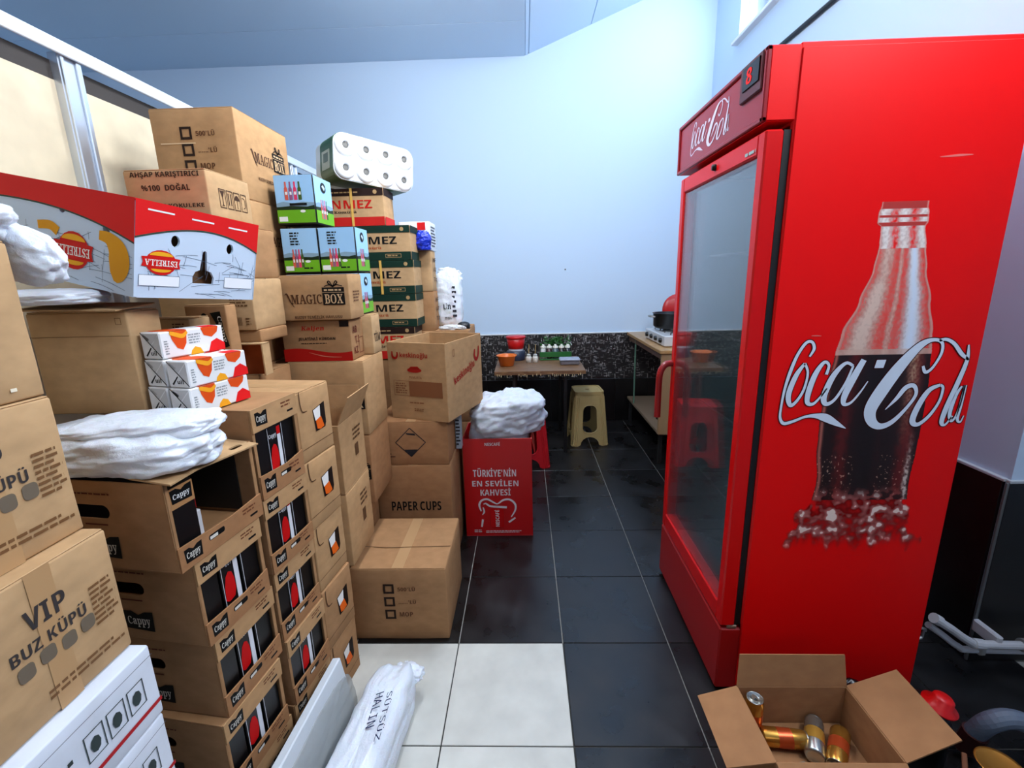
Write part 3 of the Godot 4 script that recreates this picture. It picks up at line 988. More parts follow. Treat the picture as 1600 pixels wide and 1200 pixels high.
func tray_stacks() -> void:
	var lv: Array = ["on the floor", "second from the floor", "third from the floor", "fourth from the floor"]
	for k in 4:
		var jit: float = [0.0, -0.012, 0.006, -0.004][k]
		tray("brown drink tray with black window, front stack, " + lv[k], -0.65 + jit, -0.425 + jit, k * 0.228, (k + 1) * 0.228, 0.44, 0.004 * (k % 2), false, [0.6, -0.8, 0.5, -0.4][k])
	# the torn tray on top of the front stack
	var tt := tray("torn half-empty drink tray with ragged opening, topmost of the front stack", -0.69, -0.412, 0.912, 1.135, 0.44, 0.006, true)
	var s := sz(tt)
	var h := s / 2.0
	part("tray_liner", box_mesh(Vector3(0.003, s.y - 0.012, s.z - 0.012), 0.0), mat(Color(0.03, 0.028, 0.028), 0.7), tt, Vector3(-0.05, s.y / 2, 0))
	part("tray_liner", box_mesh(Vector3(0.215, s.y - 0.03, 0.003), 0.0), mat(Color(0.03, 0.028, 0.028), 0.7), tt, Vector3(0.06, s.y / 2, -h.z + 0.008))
	var fl := plate_mesh(PackedVector2Array([Vector2(0, 0), Vector2(s.z * 0.3, 0.012), Vector2(s.z - 0.006, -0.004), Vector2(s.z - 0.006, 0.13), Vector2(0.012, 0.16), Vector2(0.0, 0.10)]), [rrect(s.z - 0.07, 0.02, s.z - 0.03, 0.036, 0.007)], 0.004)
	var lid := part("torn_lid", fl, card(2), tt, Vector3(h.x + 0.022, s.y - 0.006, h.z))
	lid.basis = Basis(Vector3(0, -0.02, -1), Vector3(-1, 0.1, 0).normalized(), Vector3(0.05, 1, 0)).orthonormalized()
	var tab := thing("juice_carton", "black juice carton standing alone at the near end of the torn tray", "juice carton", Vector3.ZERO, TRAY_YAW)
	var a := deg_to_rad(7.5)
	var lx := Vector3(cos(a), 0, sin(a))
	var lz := Vector3(-sin(a), 0, cos(a))
	tab.position = tt.position + lx * (h.x - 0.05) + lz * (h.z - 0.045) + Vector3(0, 0.0045, 0)
	var bs := begin()
	add_box(bs, Vector3(0.08, 0.195, 0.078), Vector3(0, 0.0975, 0), 0.003)
	part("body", bs.commit(), mat(Color(0.022, 0.022, 0.026), 0.4), tab)
	var tf := face(Vector3(0.08, 0.195, 0.078), "right", 0.0015)
	var tb := begin()
	ink_rect(tb, tf, 0.008, 0.14, 0.076, 0.19)
	commit_print("paper_tab", tb, Color(0.66, 0.48, 0.31), tab)
	var tk := begin()
	flag(tk, tf, 0.014, 0.150, 0.058, 0.036, 0.0006)
	commit_print("logo_flag", tk, Color(0.02, 0.02, 0.022), tab)
	var tw := begin()
	ink_text(tw, tf, "Cappy", 0.020, 0.158, 0.016, 0.045, serif, 0.0012)
	commit_print("logo_lettering", tw, Color(0.85, 0.85, 0.85), tab)
	var rb := thing("juice_carton", "juice carton with red top lying deep inside the torn tray", "juice carton", tt.position + lx * (h.x - 0.10) + lz * 0.01 + Vector3(0, 0.0045, 0), TRAY_YAW)
	part("body", box_mesh(Vector3(0.05, 0.07, 0.06), 0.003, Vector3(0, 0.035, 0)), mat(Color(0.84, 0.84, 0.86), 0.4), rb)
	part("red_top", box_mesh(Vector3(0.046, 0.06, 0.056), 0.008, Vector3(0, 0.10, 0)), mat(Color(0.62, 0.03, 0.04), 0.4), rb)
	# second stack
	var lv2: Array = ["on the floor", "second from the floor", "third from the floor", "fourth from the floor"]
	for k in 4:
		tray("brown drink tray with black window, middle stack, " + lv2[k], -0.408, -0.198, k * 0.236, (k + 1) * 0.236, 0.46, [0.0, 0.004, -0.003, 0.003][k], false, [-0.5, 0.4, 0.3, -0.3][k])
	tray("lidded drink tray under the white juice cartons, middle stack, topmost", -0.406, -0.200, 0.944, 1.212, 0.46, 0.004)
	# third stack: closed cartons with a cut corner window
	var lv3: Array = ["on the floor", "second from the floor", "third from the floor", "fourth from the floor", "topmost of its stack"]
	for k in 5:
		var y0 := k * 0.241
		var at := along(-0.098, 0.46, [0.0, 0.004, -0.003, 0.002, 0.0][k])
		var o := thing("drink_carton", "brown carton with small orange and white window, third stack, " + lv3[k], "box", Vector3(at.x, y0, at.z), TRAY_YAW + [0.3, -0.5, 0.6, -0.3, 0.2][k], "cartons with a cut window")
		var sc := Vector3(0.46, 0.239, 0.190)
		fill_carton(o, sc, 0 if k > 1 else 1, k == 4)
		var f := face(sc, "right", 0.0026)
		var w := begin()
		var win := PackedVector2Array([Vector2(0.085, 0.085), Vector2(0.142, 0.085), Vector2(0.150, 0.100), Vector2(0.150, 0.175), Vector2(0.078, 0.162)])
		ink_poly(w, f, win)
		commit_print("cut_window", w, Color(0.09, 0.045, 0.03), o)
		var q := begin()
		ink_poly(q, f, PackedVector2Array([Vector2(0.080, 0.160), Vector2(0.122, 0.168), Vector2(0.118, 0.128), Vector2(0.088, 0.122)]), 0.0006)
		commit_print("white_print", q, Color(0.88, 0.86, 0.84), o)
		var g := begin()
		ink_poly(g, f, PackedVector2Array([Vector2(0.090, 0.122), Vector2(0.122, 0.130), Vector2(0.136, 0.090), Vector2(0.112, 0.086), Vector2(0.094, 0.092)]), 0.0006)
		commit_print("orange_print", g, Color(0.86, 0.36, 0.07), o)
		var e := begin()
		ink_ribbon(e, f, [Vector3(0.016, sc.y, 0.004), Vector3(0.016, 0.20, 0.004), Vector3(0.024, 0.172, 0.004), Vector3(0.048, 0.168, 0.003)])
		ink_rect(e, f, 0.0, 0.0455, sc.z, 0.0475)
		commit_print("crease", e, Color(0.30, 0.18, 0.10), o)
	# flat pale package lying on the torn tray
	var b := thing("plastic_package", "crumpled white plastic package lying across the torn tray", "bag", Vector3(-0.955, 1.137, -1.02), -9.0)
	part("bag", sack_mesh(Vector3(0.44, 0.105, 0.22), 19, 0.013, 3.2, 1.5, 0.75, 0.12), plastic(), b)
	part("bag_fold", sack_mesh(Vector3(0.34, 0.06, 0.17), 27, 0.011, 3.0, 1.5, 0.7, 0.12), plastic(), b, Vector3(0.05, 0.062, -0.01), Vector3(0, 12, 3))
# ------------------------------------------------------------------ goods on top of the trays
func tray_top_goods() -> void:
	# plain carton behind the ice cube column
	var o := carton("carton", "tall plain brown carton with loose lid under the banana box", "", -1.275, -1.012, 1.214, 1.485, -1.16, 0.11, 2, 0.0)
	var s := sz(o)
	var fl := part("loose_lid", box_mesh(Vector3(s.x + 0.004, 0.004, 0.13), 0.001), card(2), o, Vector3(0.002, s.y + 0.010, 0.022), Vector3(5, 0, -1.0))
	fl.set_meta("label", "loose carton lid")
	var f := face(s, "front")
	var p := begin()
	ink_rect(p, f, 0, s.y - 0.065, s.x, s.y - 0.0635)
	ink_frame(p, f, s.x - 0.03, s.y - 0.035, s.x - 0.014, s.y - 0.018, 0.0015)
	commit_print("small_print", p, Color(0.46, 0.33, 0.2), o)
	var b := thing("plastic_bag", "flat white plastic bag between the tall plain carton and the banana box", "bag", Vector3(-1.19, 1.506, -1.14), 0.0)
	part("bag", sack_mesh(Vector3(0.26, 0.042, 0.17), 33, 0.006, 3.0, 1.6, 0.75, 0.1), plastic(), b)
	banana_box()
	# white juice cartons laid on their sides, ends to the viewer
	var proto: Node3D
	var rows: Array = [[0, 0], [1, 0], [0, 1], [1, 1], [0, 2]]
	var spots: Array = ["bottom left of its pile", "bottom right of its pile", "middle left of its pile", "middle right of its pile", "top of its pile"]
	for i in 5:
		var px: float = -0.944 + rows[i][0] * 0.072
		var py: float = 1.214 + rows[i][1] * 0.0715
		var at := Vector3(px - (0.0 if rows[i][1] < 2 else 0.002), py, -1.248 - 0.006 * rows[i][1] + 0.02 * rows[i][0])
		var lab: String = "white juice carton with orange fruit print lying end-on, " + spots[i]
		if proto:
			copy(proto, lab, at, -15.0 + 1.5 * (i % 2))
			continue
		proto = thing("fruit_carton", lab, "juice carton", at, -15.0, "white juice cartons piled on the trays")
		var cs := Vector3(0.068, 0.07, 0.188)
		part("body", box_mesh(cs, 0.003, Vector3(0, 0.035, 0)), mat(Color(0.88, 0.88, 0.88), 0.4), proto)
		var e := face(cs, "front", 0.0006)
		var g := begin()
		ink_poly(g, e, PackedVector2Array([Vector2(0.006, 0.066), Vector2(0.065, 0.066), Vector2(0.036, 0.038)]))
		ink_poly(g, e, PackedVector2Array([Vector2(0.066, 0.064), Vector2(0.066, 0.008), Vector2(0.038, 0.036)]))
		commit_print("folded_end", g, Color(0.76, 0.76, 0.76), proto)
		var k := begin()
		ink_ribbon(k, e, [Vector3(0.004, 0.069, 0.003), Vector3(0.067, 0.004, 0.003)])
		ink_ribbon(k, e, [Vector3(0.012, 0.062, 0.006), Vector3(0.03, 0.05, 0.007)])
		ink_ribbon(k, e, [Vector3(0.014, 0.008, 0.005), Vector3(0.034, 0.030, 0.003)])
		ink_text(k, e, "uil", 0.03, 0.01, 0.012, 0.02, sans)
		commit_print("dark_print", k, Color(0.08, 0.08, 0.08), proto)
		var side := face(cs, "right", 0.0006) * Transform3D(Basis.from_scale(Vector3(0.78, 0.97, 1)), Vector3.ZERO)
		var tp := face(cs, "top", 0.0006) * Transform3D(Basis.from_scale(Vector3(0.95, 0.78, 1)), Vector3.ZERO)
		var og := begin()
		ink_poly(og, side, PackedVector2Array([Vector2(0.035, 0.072), Vector2(0.04, 0.05), Vector2(0.055, 0.025), Vector2(0.075, 0.018), Vector2(0.09, 0.035), Vector2(0.098, 0.072)]))
		ink_poly(og, tp, PackedVector2Array([Vector2(0.071, 0.035), Vector2(0.071, 0.098), Vector2(0.03, 0.10), Vector2(0.0, 0.085), Vector2(0.0, 0.02), Vector2(0.03, 0.018)]))
		commit_print("orange_fruit_print", og, Color(0.82, 0.28, 0.06), proto)
		og = begin()
		ink_poly(og, side, PackedVector2Array([Vector2(0.15, 0.072), Vector2(0.16, 0.05), Vector2(0.19, 0.042), Vector2(0.215, 0.055), Vector2(0.222, 0.072)]))
		commit_print("orange_fruit_print", og, Color(0.82, 0.28, 0.06), proto)
		var yl := begin()
		ink_poly(yl, side, PackedVector2Array([Vector2(0.10, 0.0), Vector2(0.105, 0.012), Vector2(0.12, 0.022), Vector2(0.14, 0.016), Vector2(0.15, 0.0)]))
		commit_print("yellow_print", yl, Color(0.92, 0.62, 0.12), proto)
		yl = begin()
		ink_ribbon(yl, side, [Vector3(0.036, 0.068, 0.01), Vector3(0.055, 0.062, 0.012), Vector3(0.08, 0.056, 0.012), Vector3(0.098, 0.066, 0.008)], 0.0005)
		commit_print("yellow_print", yl, Color(0.92, 0.62, 0.12), proto)
		var rd := begin()
		ink_poly(rd, side, PackedVector2Array([Vector2(0.17, 0.0), Vector2(0.185, 0.028), Vector2(0.21, 0.036), Vector2(0.24, 0.02), Vector2(0.24, 0.0)]))
		commit_print("red_print", rd, Color(0.85, 0.09, 0.10), proto)
		rd = begin()
		ink_poly(rd, tp, PackedVector2Array([Vector2(0.071, 0.16), Vector2(0.071, 0.22), Vector2(0.03, 0.23), Vector2(0.02, 0.18)]))
		commit_print("red_print", rd, Color(0.85, 0.09, 0.10), proto)
		var fp := begin()
		ink_fine(fp, side, 0.10, 0.03, 0.05, 0.03, 4, 2)
		ink_fine(fp, side, 0.012, 0.01, 0.015, 0.04, 6, 7)
		commit_print("small_print", fp, Color(0.55, 0.57, 0.58), proto)
	# cartons behind them
	var r := carton("drink_carton", "brown carton with small black logo flag behind the white juice cartons", "", -1.262, -1.068, 1.212, 1.44, -1.455, 0.1, 2)
	var rs := sz(r)
	var rf := face(rs, "front")
	var rb := begin()
	flag(rb, rf, 0.028, rs.y - 0.062, 0.05, 0.036)
	ink_rect(rb, rf, rs.x - 0.035, rs.y - 0.048, rs.x - 0.015, rs.y - 0.040)
	commit_print("logo_flag", rb, Color(0.03, 0.028, 0.028), r)
	var rw := begin()
	ink_text(rw, rf, "Cappy", 0.034, rs.y - 0.054, 0.019, 0.036, serif, 0.0005)
	commit_print("logo_lettering", rw, Color(0.85, 0.83, 0.8), r)
	var rp := begin()
	ink_fine(rp, rf, rs.x - 0.055, rs.y - 0.032, 0.04, 0.018, 2, 9)
	commit_print("small_print", rp, Color(0.35, 0.2, 0.12), r)
	var q := carton("drink_carton", "brown carton stood on end with a sideways black logo and hand hole", "", -1.165, -1.022, 1.212, 1.475, -1.575, 0.06, 1)
	var qf := face(sz(q), "front")
	var qb := begin()
	ink_poly(qb, qf, ellipse(0.066, 0.213, 0.0135, 0.022))
	ink_poly(qb, qf, PackedVector2Array([Vector2(0.088, 0.235), Vector2(0.124, 0.24), Vector2(0.128, 0.18), Vector2(0.14, 0.12), Vector2(0.106, 0.11), Vector2(0.104, 0.165), Vector2(0.110, 0.185)]))
	commit_print("logo_flag", qb, Color(0.03, 0.028, 0.028), q)
	var qw := begin()
	ink_text(qw, qf, "Cappy", 0.106, 0.222, 0.019, 0.09, serif, 0.0006, -PI / 2 + 0.12)
	commit_print("logo_lettering", qw, Color(0.85, 0.83, 0.8), q)

func banana_box() -> void:
	var o := thing("banana_box", "white banana box with red band, upside down and tilted on the cartons", "box")
	var s := Vector3(0.5, 0.235, 0.385)
	var bs := Basis.from_euler(Vector3(deg_to_rad(-4.0), deg_to_rad(-11.5), deg_to_rad(-11.5)))
	o.transform = Transform3D(bs, Vector3(-0.957, 1.518, -1.13) - bs * Vector3(s.x / 2, 0, s.z / 2))
	var st := begin()
	var t := 0.006
	var paper := mat(Color(0.78, 0.84, 0.91), 0.55)
	# hollow, open below
	part("top_panel", box_mesh(Vector3(s.x, t, s.z), 0.001, Vector3(0, s.y - t / 2, 0)), mat(Color(0.80, 0.12, 0.10), 0.5), o)
	add_box(st, Vector3(s.x, s.y - t, t), Vector3(0, s.y / 2 - t / 2, -s.z / 2 + t / 2), 0.001)
	add_box(st, Vector3(t, s.y - t, s.z - 2 * t), Vector3(-s.x / 2 + t / 2, s.y / 2 - t / 2, 0), 0.001)
	part("back_panel", st.commit(), paper, o)
	var fh := rrect(-s.x / 2, 0, s.x / 2, s.y - t, 0.002, 2)
	part("long_panel", plate_mesh(fh, [ellipse(s.x / 2 - 0.085, 0.150, 0.0105, 0.013, 14), ellipse(s.x / 2 - 0.222, 0.180, 0.0105, 0.013, 14)], t), paper, o, Vector3(0, 0, s.z / 2 - t))
	var hand := PackedVector2Array([Vector2(0.155, 0.042), Vector2(0.222, 0.042), Vector2(0.224, 0.060), Vector2(0.214, 0.076), Vector2(0.200, 0.080), Vector2(0.196, 0.130), Vector2(0.190, 0.134), Vector2(0.184, 0.130), Vector2(0.176, 0.080), Vector2(0.162, 0.074), Vector2(0.154, 0.060)])
	var shifted := PackedVector2Array()
	for p in hand:
		shifted.append(p + Vector2(0.0, 0.0))
	var sp := part("short_panel", plate_mesh(rrect(0, 0, s.z - t, s.y - t, 0.002, 2), [shifted, ellipse(0.100, 0.148, 0.0125, 0.015, 14), ellipse(0.275, 0.148, 0.0125, 0.015, 14)], t), paper, o)
	sp.transform = Transform3D(Basis(Vector3.FORWARD, Vector3.UP, Vector3.RIGHT), Vector3(s.x / 2 - t, 0, s.z / 2 - t))
	part("inner_card", box_mesh(Vector3(0.004, s.y - 0.02, s.z - 0.03), 0.0, Vector3(s.x / 2 - 0.035, s.y / 2, 0)), mat(Color(0.42, 0.30, 0.19), 0.8), o)
	var f := face(s, "front", 0.001)
	var r := face(s, "right", 0.001)
	# red arched band with a green hairline
	var red := begin()
	var grn := begin()
	for it in [[f, s.x, 0.0], [r, s.z, 1.0]]:
		var ff: Transform3D = it[0]
		var w: float = it[1]
		var lower := PackedVector2Array()
		var line: Array = []
		for i in 15:
			var u := i / 14.0
			var yy: float = s.y - 0.052 - 0.052 * pow(absf(u - 0.30) / 0.7, 2.2) if it[2] < 0.5 else s.y - 0.088 + 0.052 * sin(u * 2.4) - 0.034 * u * u
			lower.append(Vector2(u * w, yy))
			line.append(Vector3(u * w, yy - 0.0015, 0.004))
		var pl := lower.duplicate()
		pl.append(Vector2(w, s.y))
		pl.append(Vector2(0, s.y))
		ink_poly(red, ff, pl)
		ink_ribbon(grn, ff, line, 0.0003, 0.0, 2)
	commit_print("red_band", red, Color(0.86, 0.10, 0.10), o)
	commit_print("green_line", grn, Color(0.20, 0.28, 0.24), o)
	for q in [[0.03, 0.0], [0.15, 0.003], [0.27, 0.006]]:
		var wl := begin()
		ink_rect(wl, r, q[0], s.y - 0.022 - q[1], q[0] + 0.07, s.y - 0.018 - q[1], 0.0006)
		commit_print("white_dash", wl, Color(0.93, 0.94, 0.96), o)
	for q in [[0.01, 0.03, 0.12, 0.058], [s.z - 0.12, 0.034, s.z - 0.012, 0.066]]:
		var wl := begin()
		ink_rect(wl, r, q[0], q[1], q[2], q[3], 0.0008)
		commit_print("white_patch", wl, Color(0.93, 0.94, 0.96), o)
	# thin sketch lines
	var sk := begin()
	var g := RandomNumberGenerator.new()
	g.seed = 5
	for it in [[f, s.x], [r, s.z]]:
		for i in 46:
			var x := g.randf_range(0.01, it[1] - 0.02)
			var y := g.randf_range(0.01, s.y - 0.115)
			var a := g.randf_range(-0.25, 0.12) + (PI / 2 if i % 3 == 0 else 0.0) + (0.5 if i % 5 == 0 else 0.0)
			var ln := g.randf_range(0.04, 0.11) * (0.6 if i % 3 == 0 else 1.0)
			var p1 := Vector3(x, y, 0.0010)
			var p2 := Vector3(clampf(x + cos(a) * ln, 0.004, it[1] - 0.004), clampf(y + sin(a) * ln, 0.004, s.y - 0.10), 0.0010)
			ink_ribbon(sk, it[0], [p1, (p1 + p2) / 2.0 + Vector3(0.001, 0.002, 0), p2], 0.0002, 0.0, 2)
	ink_frame(sk, r, 0.01, 0.03, 0.12, 0.058, 0.001, 0.001)
	ink_frame(sk, r, s.z - 0.12, 0.034, s.z - 0.012, 0.066, 0.001, 0.001)
	commit_print("sketch_lines", sk, Color(0.33, 0.38, 0.45), o)
	# banana
	var bn := begin()
	ink_ribbon(bn, f, [Vector3(s.x - 0.105, 0.132, 0.022), Vector3(s.x - 0.075, 0.128, 0.032), Vector3(s.x - 0.050, 0.105, 0.056), Vector3(s.x - 0.043, 0.075, 0.062), Vector3(s.x - 0.048, 0.045, 0.046), Vector3(s.x - 0.054, 0.028, 0.012)], 0.0005, 0.0, 6)
	commit_print("banana_print", bn, Color(0.88, 0.60, 0.10), o)
	bn = begin()
	ink_ribbon(bn, f, [Vector3(s.x - 0.30, 0.128, 0.02), Vector3(s.x - 0.26, 0.132, 0.022), Vector3(s.x - 0.235, 0.12, 0.024)], 0.0005, 0.0, 6)
	commit_print("banana_print", bn, Color(0.88, 0.60, 0.10), o)
	# logo, printed upside down
	for it in [[f, s.x - 0.185, 0.082, 0.125, 0.044], [r, 0.068, 0.090, 0.105, 0.030]]:
		var ff: Transform3D = it[0]
		var cx: float = it[1]
		var cy: float = it[2]
		var w: float = it[3]
		var hh: float = it[4]
		var lr := begin()
		ink_poly(lr, ff, ellipse(cx, cy, w * 0.40, hh * 1.05), 0.0006)
		ink_poly(lr, ff, PackedVector2Array([Vector2(cx - w / 2, cy - hh * 0.36), Vector2(cx - w * 0.46, cy), Vector2(cx - w / 2, cy + hh * 0.42), Vector2(cx, cy + hh * 0.52), Vector2(cx + w / 2, cy + hh * 0.42), Vector2(cx + w * 0.46, cy), Vector2(cx + w / 2, cy - hh * 0.42), Vector2(cx, cy - hh * 0.50)]), 0.0012)
		commit_print("logo_red", lr, Color(0.80, 0.08, 0.07), o)
		var ly := begin()
		ink_poly(ly, ff, ellipse(cx, cy + hh * 0.56, w * 0.30, hh * 0.34, 16, 0.0, PI), 0.0010)
		ink_poly(ly, ff, ellipse(cx, cy - hh * 0.55, w * 0.26, hh * 0.26, 16, PI, TAU), 0.0010)
		commit_print("logo_yellow", ly, Color(0.93, 0.66, 0.12), o)
		var lw := begin()
		ink_text(lw, ff, "ESTRELLA", cx + w * 0.42, cy + hh * 0.22, hh * 0.5, w * 0.84, serif, 0.0018, PI)
		commit_print("logo_lettering", lw, Color(0.94, 0.92, 0.88), o)

# ------------------------------------------------------------------ cartons behind the trays
func mop_print(o: Node3D, red := false) -> void:
	var s := sz(o)
	var f := face(s, "front", 0.003)
	var a := begin()
	var x := s.x * 0.34
	var rows: Array = ["500'LÜ", "......'LÜ", "MOP"]
	for i in 3:
		var y := s.y * (0.66 - 0.18 * i)
		ink_frame(a, f, x, y, x + 0.046, y + 0.046, 0.009)
	commit_print("check_square", a, Color(0.16, 0.10, 0.07), o)
	var b := begin()
	for i in 3:
		var y := s.y * (0.66 - 0.18 * i)
		ink_text(b, f, rows[i], x + 0.062, y + 0.012, 0.022, 0.075 if i != 2 else 0.058, sans)
	commit_print("lettering", b, Color(0.36, 0.22, 0.13), o)

func magic_print(o: Node3D, side: String, x: float, y: float, k: float, with_line := true) -> void:
	var f := face(sz(o), side, 0.003)
	var a := begin()
	ink_rect(a, f, x + 0.150 * k, y, x + 0.238 * k, y + 0.068 * k)
	ink_ribbon(a, f, [Vector3(x + 0.160 * k, y + 0.072 * k, 0.003 * k), Vector3(x + 0.18 * k, y + 0.078 * k, 0.004 * k), Vector3(x + 0.194 * k, y + 0.072 * k, 0.004 * k), Vector3(x + 0.21 * k, y + 0.078 * k, 0.004 * k), Vector3(x + 0.232 * k, y + 0.072 * k, 0.003 * k)])
	ink_ribbon(a, f, [Vector3(x + 0.194 * k, y + 0.070 * k, 0.004 * k), Vector3(x + 0.176 * k, y + 0.086 * k, 0.005 * k), Vector3(x + 0.182 * k, y + 0.092 * k, 0.004 * k), Vector3(x + 0.194 * k, y + 0.074 * k, 0.004 * k), Vector3(x + 0.206 * k, y + 0.092 * k, 0.004 * k), Vector3(x + 0.212 * k, y + 0.086 * k, 0.005 * k), Vector3(x + 0.194 * k, y + 0.070 * k, 0.004 * k)])
	commit_print("logo_gift", a, Color(0.06, 0.045, 0.04), o)
	var b := begin()
	ink_text(b, f, "MAGIC", x + 0.022 * k, y + 0.006 * k, 0.036 * k, 0.124 * k, serif)
	ink_ribbon(b, f, [Vector3(x, y + 0.042 * k, 0.002), Vector3(x + 0.008 * k, y + 0.045 * k, 0.006 * k), Vector3(x + 0.02 * k, y + 0.014 * k, 0.005 * k), Vector3(x + 0.032 * k, y - 0.006 * k, 0.002)])
	if with_line:
		ink_text(b, f, "KUZEY TEMİZLİK HAVLUSU", x + 0.03 * k, y - 0.052 * k, 0.014 * k, 0.19 * k, sans)
	commit_print("logo_lettering", b, Color(0.30, 0.18, 0.11), o)
	var w := begin()
	ink_text(w, f, "BOX", x + 0.158 * k, y + 0.006 * k, 0.036 * k, 0.072 * k, serif, 0.0006)
	ink_rect(w, f, x + 0.150 * k, y + 0.048 * k, x + 0.238 * k, y + 0.0495 * k, 0.0006)
	ink_fine(w, f, x + 0.158 * k, y + 0.052 * k, 0.07 * k, 0.012 * k, 1, 4, 0.0006)
	commit_print("logo_box_lettering", w, Color(0.80, 0.66, 0.50), o)

func behind_trays() -> void:
	# tall stack of mop cartons against the partition
	var lv: Array = [0.0, 0.2, 0.535, 0.87, 1.205, 1.54, 1.875, 2.21]
	var lab: Array = ["plain low brown carton on the floor under the mop carton stack", "brown mop carton, second from the floor of the tall stack", "brown mop carton, third from the floor of the tall stack", "brown mop carton in the tall stack, behind the open orange box", "brown carton in the tall stack, left of the red waved carton", "brown mop carton third from the top of the tall stack", "brown mop carton with side logo, second from the top of the tall stack", "large brown mop carton with three check squares, topmost by the partition"]
	lab[4] = "brown mop carton level with the red waved carton in the tall stack"
	for k in 7:
		var o := carton("carton", lab[k] if k < 6 else lab[7], "mop cartons in the tall stack", -1.445 + 0.004 * (k % 2), -1.112 + 0.004 * (k % 2), lv[k], lv[k + 1] - 0.001, -1.955 - 0.003 * (k % 3), 0.41, 0 if k > 4 else 3)
		if k == 5:
			o.set_meta("label", lab[6])
		if k >= 5:
			mop_print(o)
			magic_print(o, "right", 0.085, 0.15, 1.15)
		if k == 6:
			var st := begin()
			ink_rect(st, face(sz(o), "front", 0.0034), 0.03, 0.205, 0.17, 0.209)
			commit_print("scratch", st, Color(0.86, 0.74, 0.58), o)
	# column of smaller cartons under the stirrer carton
	carton("carton", "plain brown carton on the floor behind the drink cartons", "", -1.35, -1.005, 0.0, 0.6, -1.68, 0.24, 1)
	carton("carton", "plain brown carton above the floor carton, behind the drink cartons", "", -1.35, -1.005, 0.602, 1.205, -1.68, 0.24, 1)
	var ob := thing("open_box", "shallow orange brown box set on edge beside the white juice cartons", "box", Vector3(-1.04, 1.206, -1.80))
	var st0 := begin()
	add_box(st0, Vector3(0.14, 0.115, 0.004), Vector3(0, 0.0575, -0.03), 0.001)
	part("back_panel", st0.commit(), mat(Color(0.62, 0.29, 0.14), 0.7, 0.0, 1, 0.25), ob, Vector3(0, 0, 0.13))
	var st1 := begin()
	add_box(st1, Vector3(0.006, 0.12, 0.05), Vector3(0.072, 0.06, 0), 0.001)
	add_box(st1, Vector3(0.006, 0.12, 0.05), Vector3(-0.072, 0.06, 0), 0.001)
	add_box(st1, Vector3(0.15, 0.005, 0.05), Vector3(0, 0.1185, 0), 0.001)
	part("rim", st1.commit(), card(2), ob, Vector3(0, 0, 0.11))
	carton("carton", "low brown carton directly under the carton with the bar label", "", -1.34, -0.985, 1.326, 1.372, -1.70, 0.2, 1, 0.0, false)
	var lb := carton("carton", "brown carton with small barcode print below the banana box", "", -1.34, -0.990, 1.373, 1.56, -1.69, 0.22, 2)
	var f := face(sz(lb), "front")
	var p := begin()
	ink_fine(p, f, sz(lb).x - 0.085, 0.085, 0.07, 0.045, 4, 12)
	for i in 9:
		ink_rect(p, f, sz(lb).x - 0.075 + i * 0.003, 0.018, sz(lb).x - 0.0735 + i * 0.003, 0.048)
	ink_fine(p, f, sz(lb).x - 0.035, 0.018, 0.02, 0.03, 3, 14)
	commit_print("small_print", p, Color(0.42, 0.29, 0.17), lb)
	carton("carton", "brown carton hidden behind the banana box under the stirrer carton", "", -1.34, -1.0, 1.561, 1.745, -1.68, 0.24, 1)
	var ah := carton("carton", "brown carton of wooden stirrers with dark lettering and care symbols", "", -1.325, -1.048, 1.747, 1.918, -1.625, 0.25, 2)
	var s := sz(ah)
	var af := face(s, "front")
	var at := begin()
	ink_text(at, af, "AHŞAP KARIŞTIRICI", 0.022, 0.142, 0.021, 0.235, sans)
	ink_text(at, af, "%100  DOĞAL", 0.055, 0.104, 0.023, 0.165, sans)
	ink_text(at, af, "ELİNİZDE KOKULEKE", 0.02, 0.050, 0.016, 0.24, sans)
	ink_text(at, af, "BIRAKMAZ", 0.085, 0.022, 0.016, 0.11, sans)
	commit_print("lettering", at, Color(0.20, 0.13, 0.09), ah)
	var ar := face(s, "right")
	var sy := begin()
	for i in 4:
		var x := 0.055 + i * 0.042
		ink_frame(sy, ar, x, 0.055, x + 0.036, 0.118, 0.003)
	ink_poly(sy, ar, PackedVector2Array([Vector2(0.060, 0.112), Vector2(0.086, 0.112), Vector2(0.075, 0.09), Vector2(0.075, 0.066), Vector2(0.083, 0.062), Vector2(0.063, 0.062), Vector2(0.071, 0.066), Vector2(0.071, 0.09)]))
	ink_rect(sy, ar, 0.105, 0.068, 0.110, 0.108)
	ink_rect(sy, ar, 0.119, 0.068, 0.124, 0.108)
	ink_poly(sy, ar, ellipse(0.157, 0.09, 0.014, 0.018, 12, 0.0, PI))
	ink_rect(sy, ar, 0.1555, 0.062, 0.1585, 0.09)
	ink_ribbon(sy, ar, [Vector3(0.190, 0.105, 0.003), Vector3(0.205, 0.100, 0.003), Vector3(0.206, 0.075, 0.003), Vector3(0.195, 0.068, 0.003)])
	commit_print("care_symbols", sy, Color(0.26, 0.17, 0.11), ah)
	# two cartons behind the third tray stack, the upper one open
	var lo := carton("carton", "brown carton on the floor between the tray stacks and the single mop carton", "", -0.985, -0.775, 0.0, 0.40, -1.665, 0.26, 1)
	ink_side_note(lo, 7)
	var mid := carton("carton", "brown carton with small side print, right under the open carton with a raised flap", "", -0.985, -0.715, 0.401, 0.72, -1.66, 0.27, 0)
	ink_side_note(mid, 8)
	var up := open_carton("open_carton", "open brown carton with raised flap between the trays and the gift logo carton", Vector3(-0.85, 0.721, -1.79), Vector3(0.268, 0.285, 0.262), 0.0, 0, [[1, 24.0, 0.12], [2, 4.0, 0.10]])
	ink_side_note(up, 9)

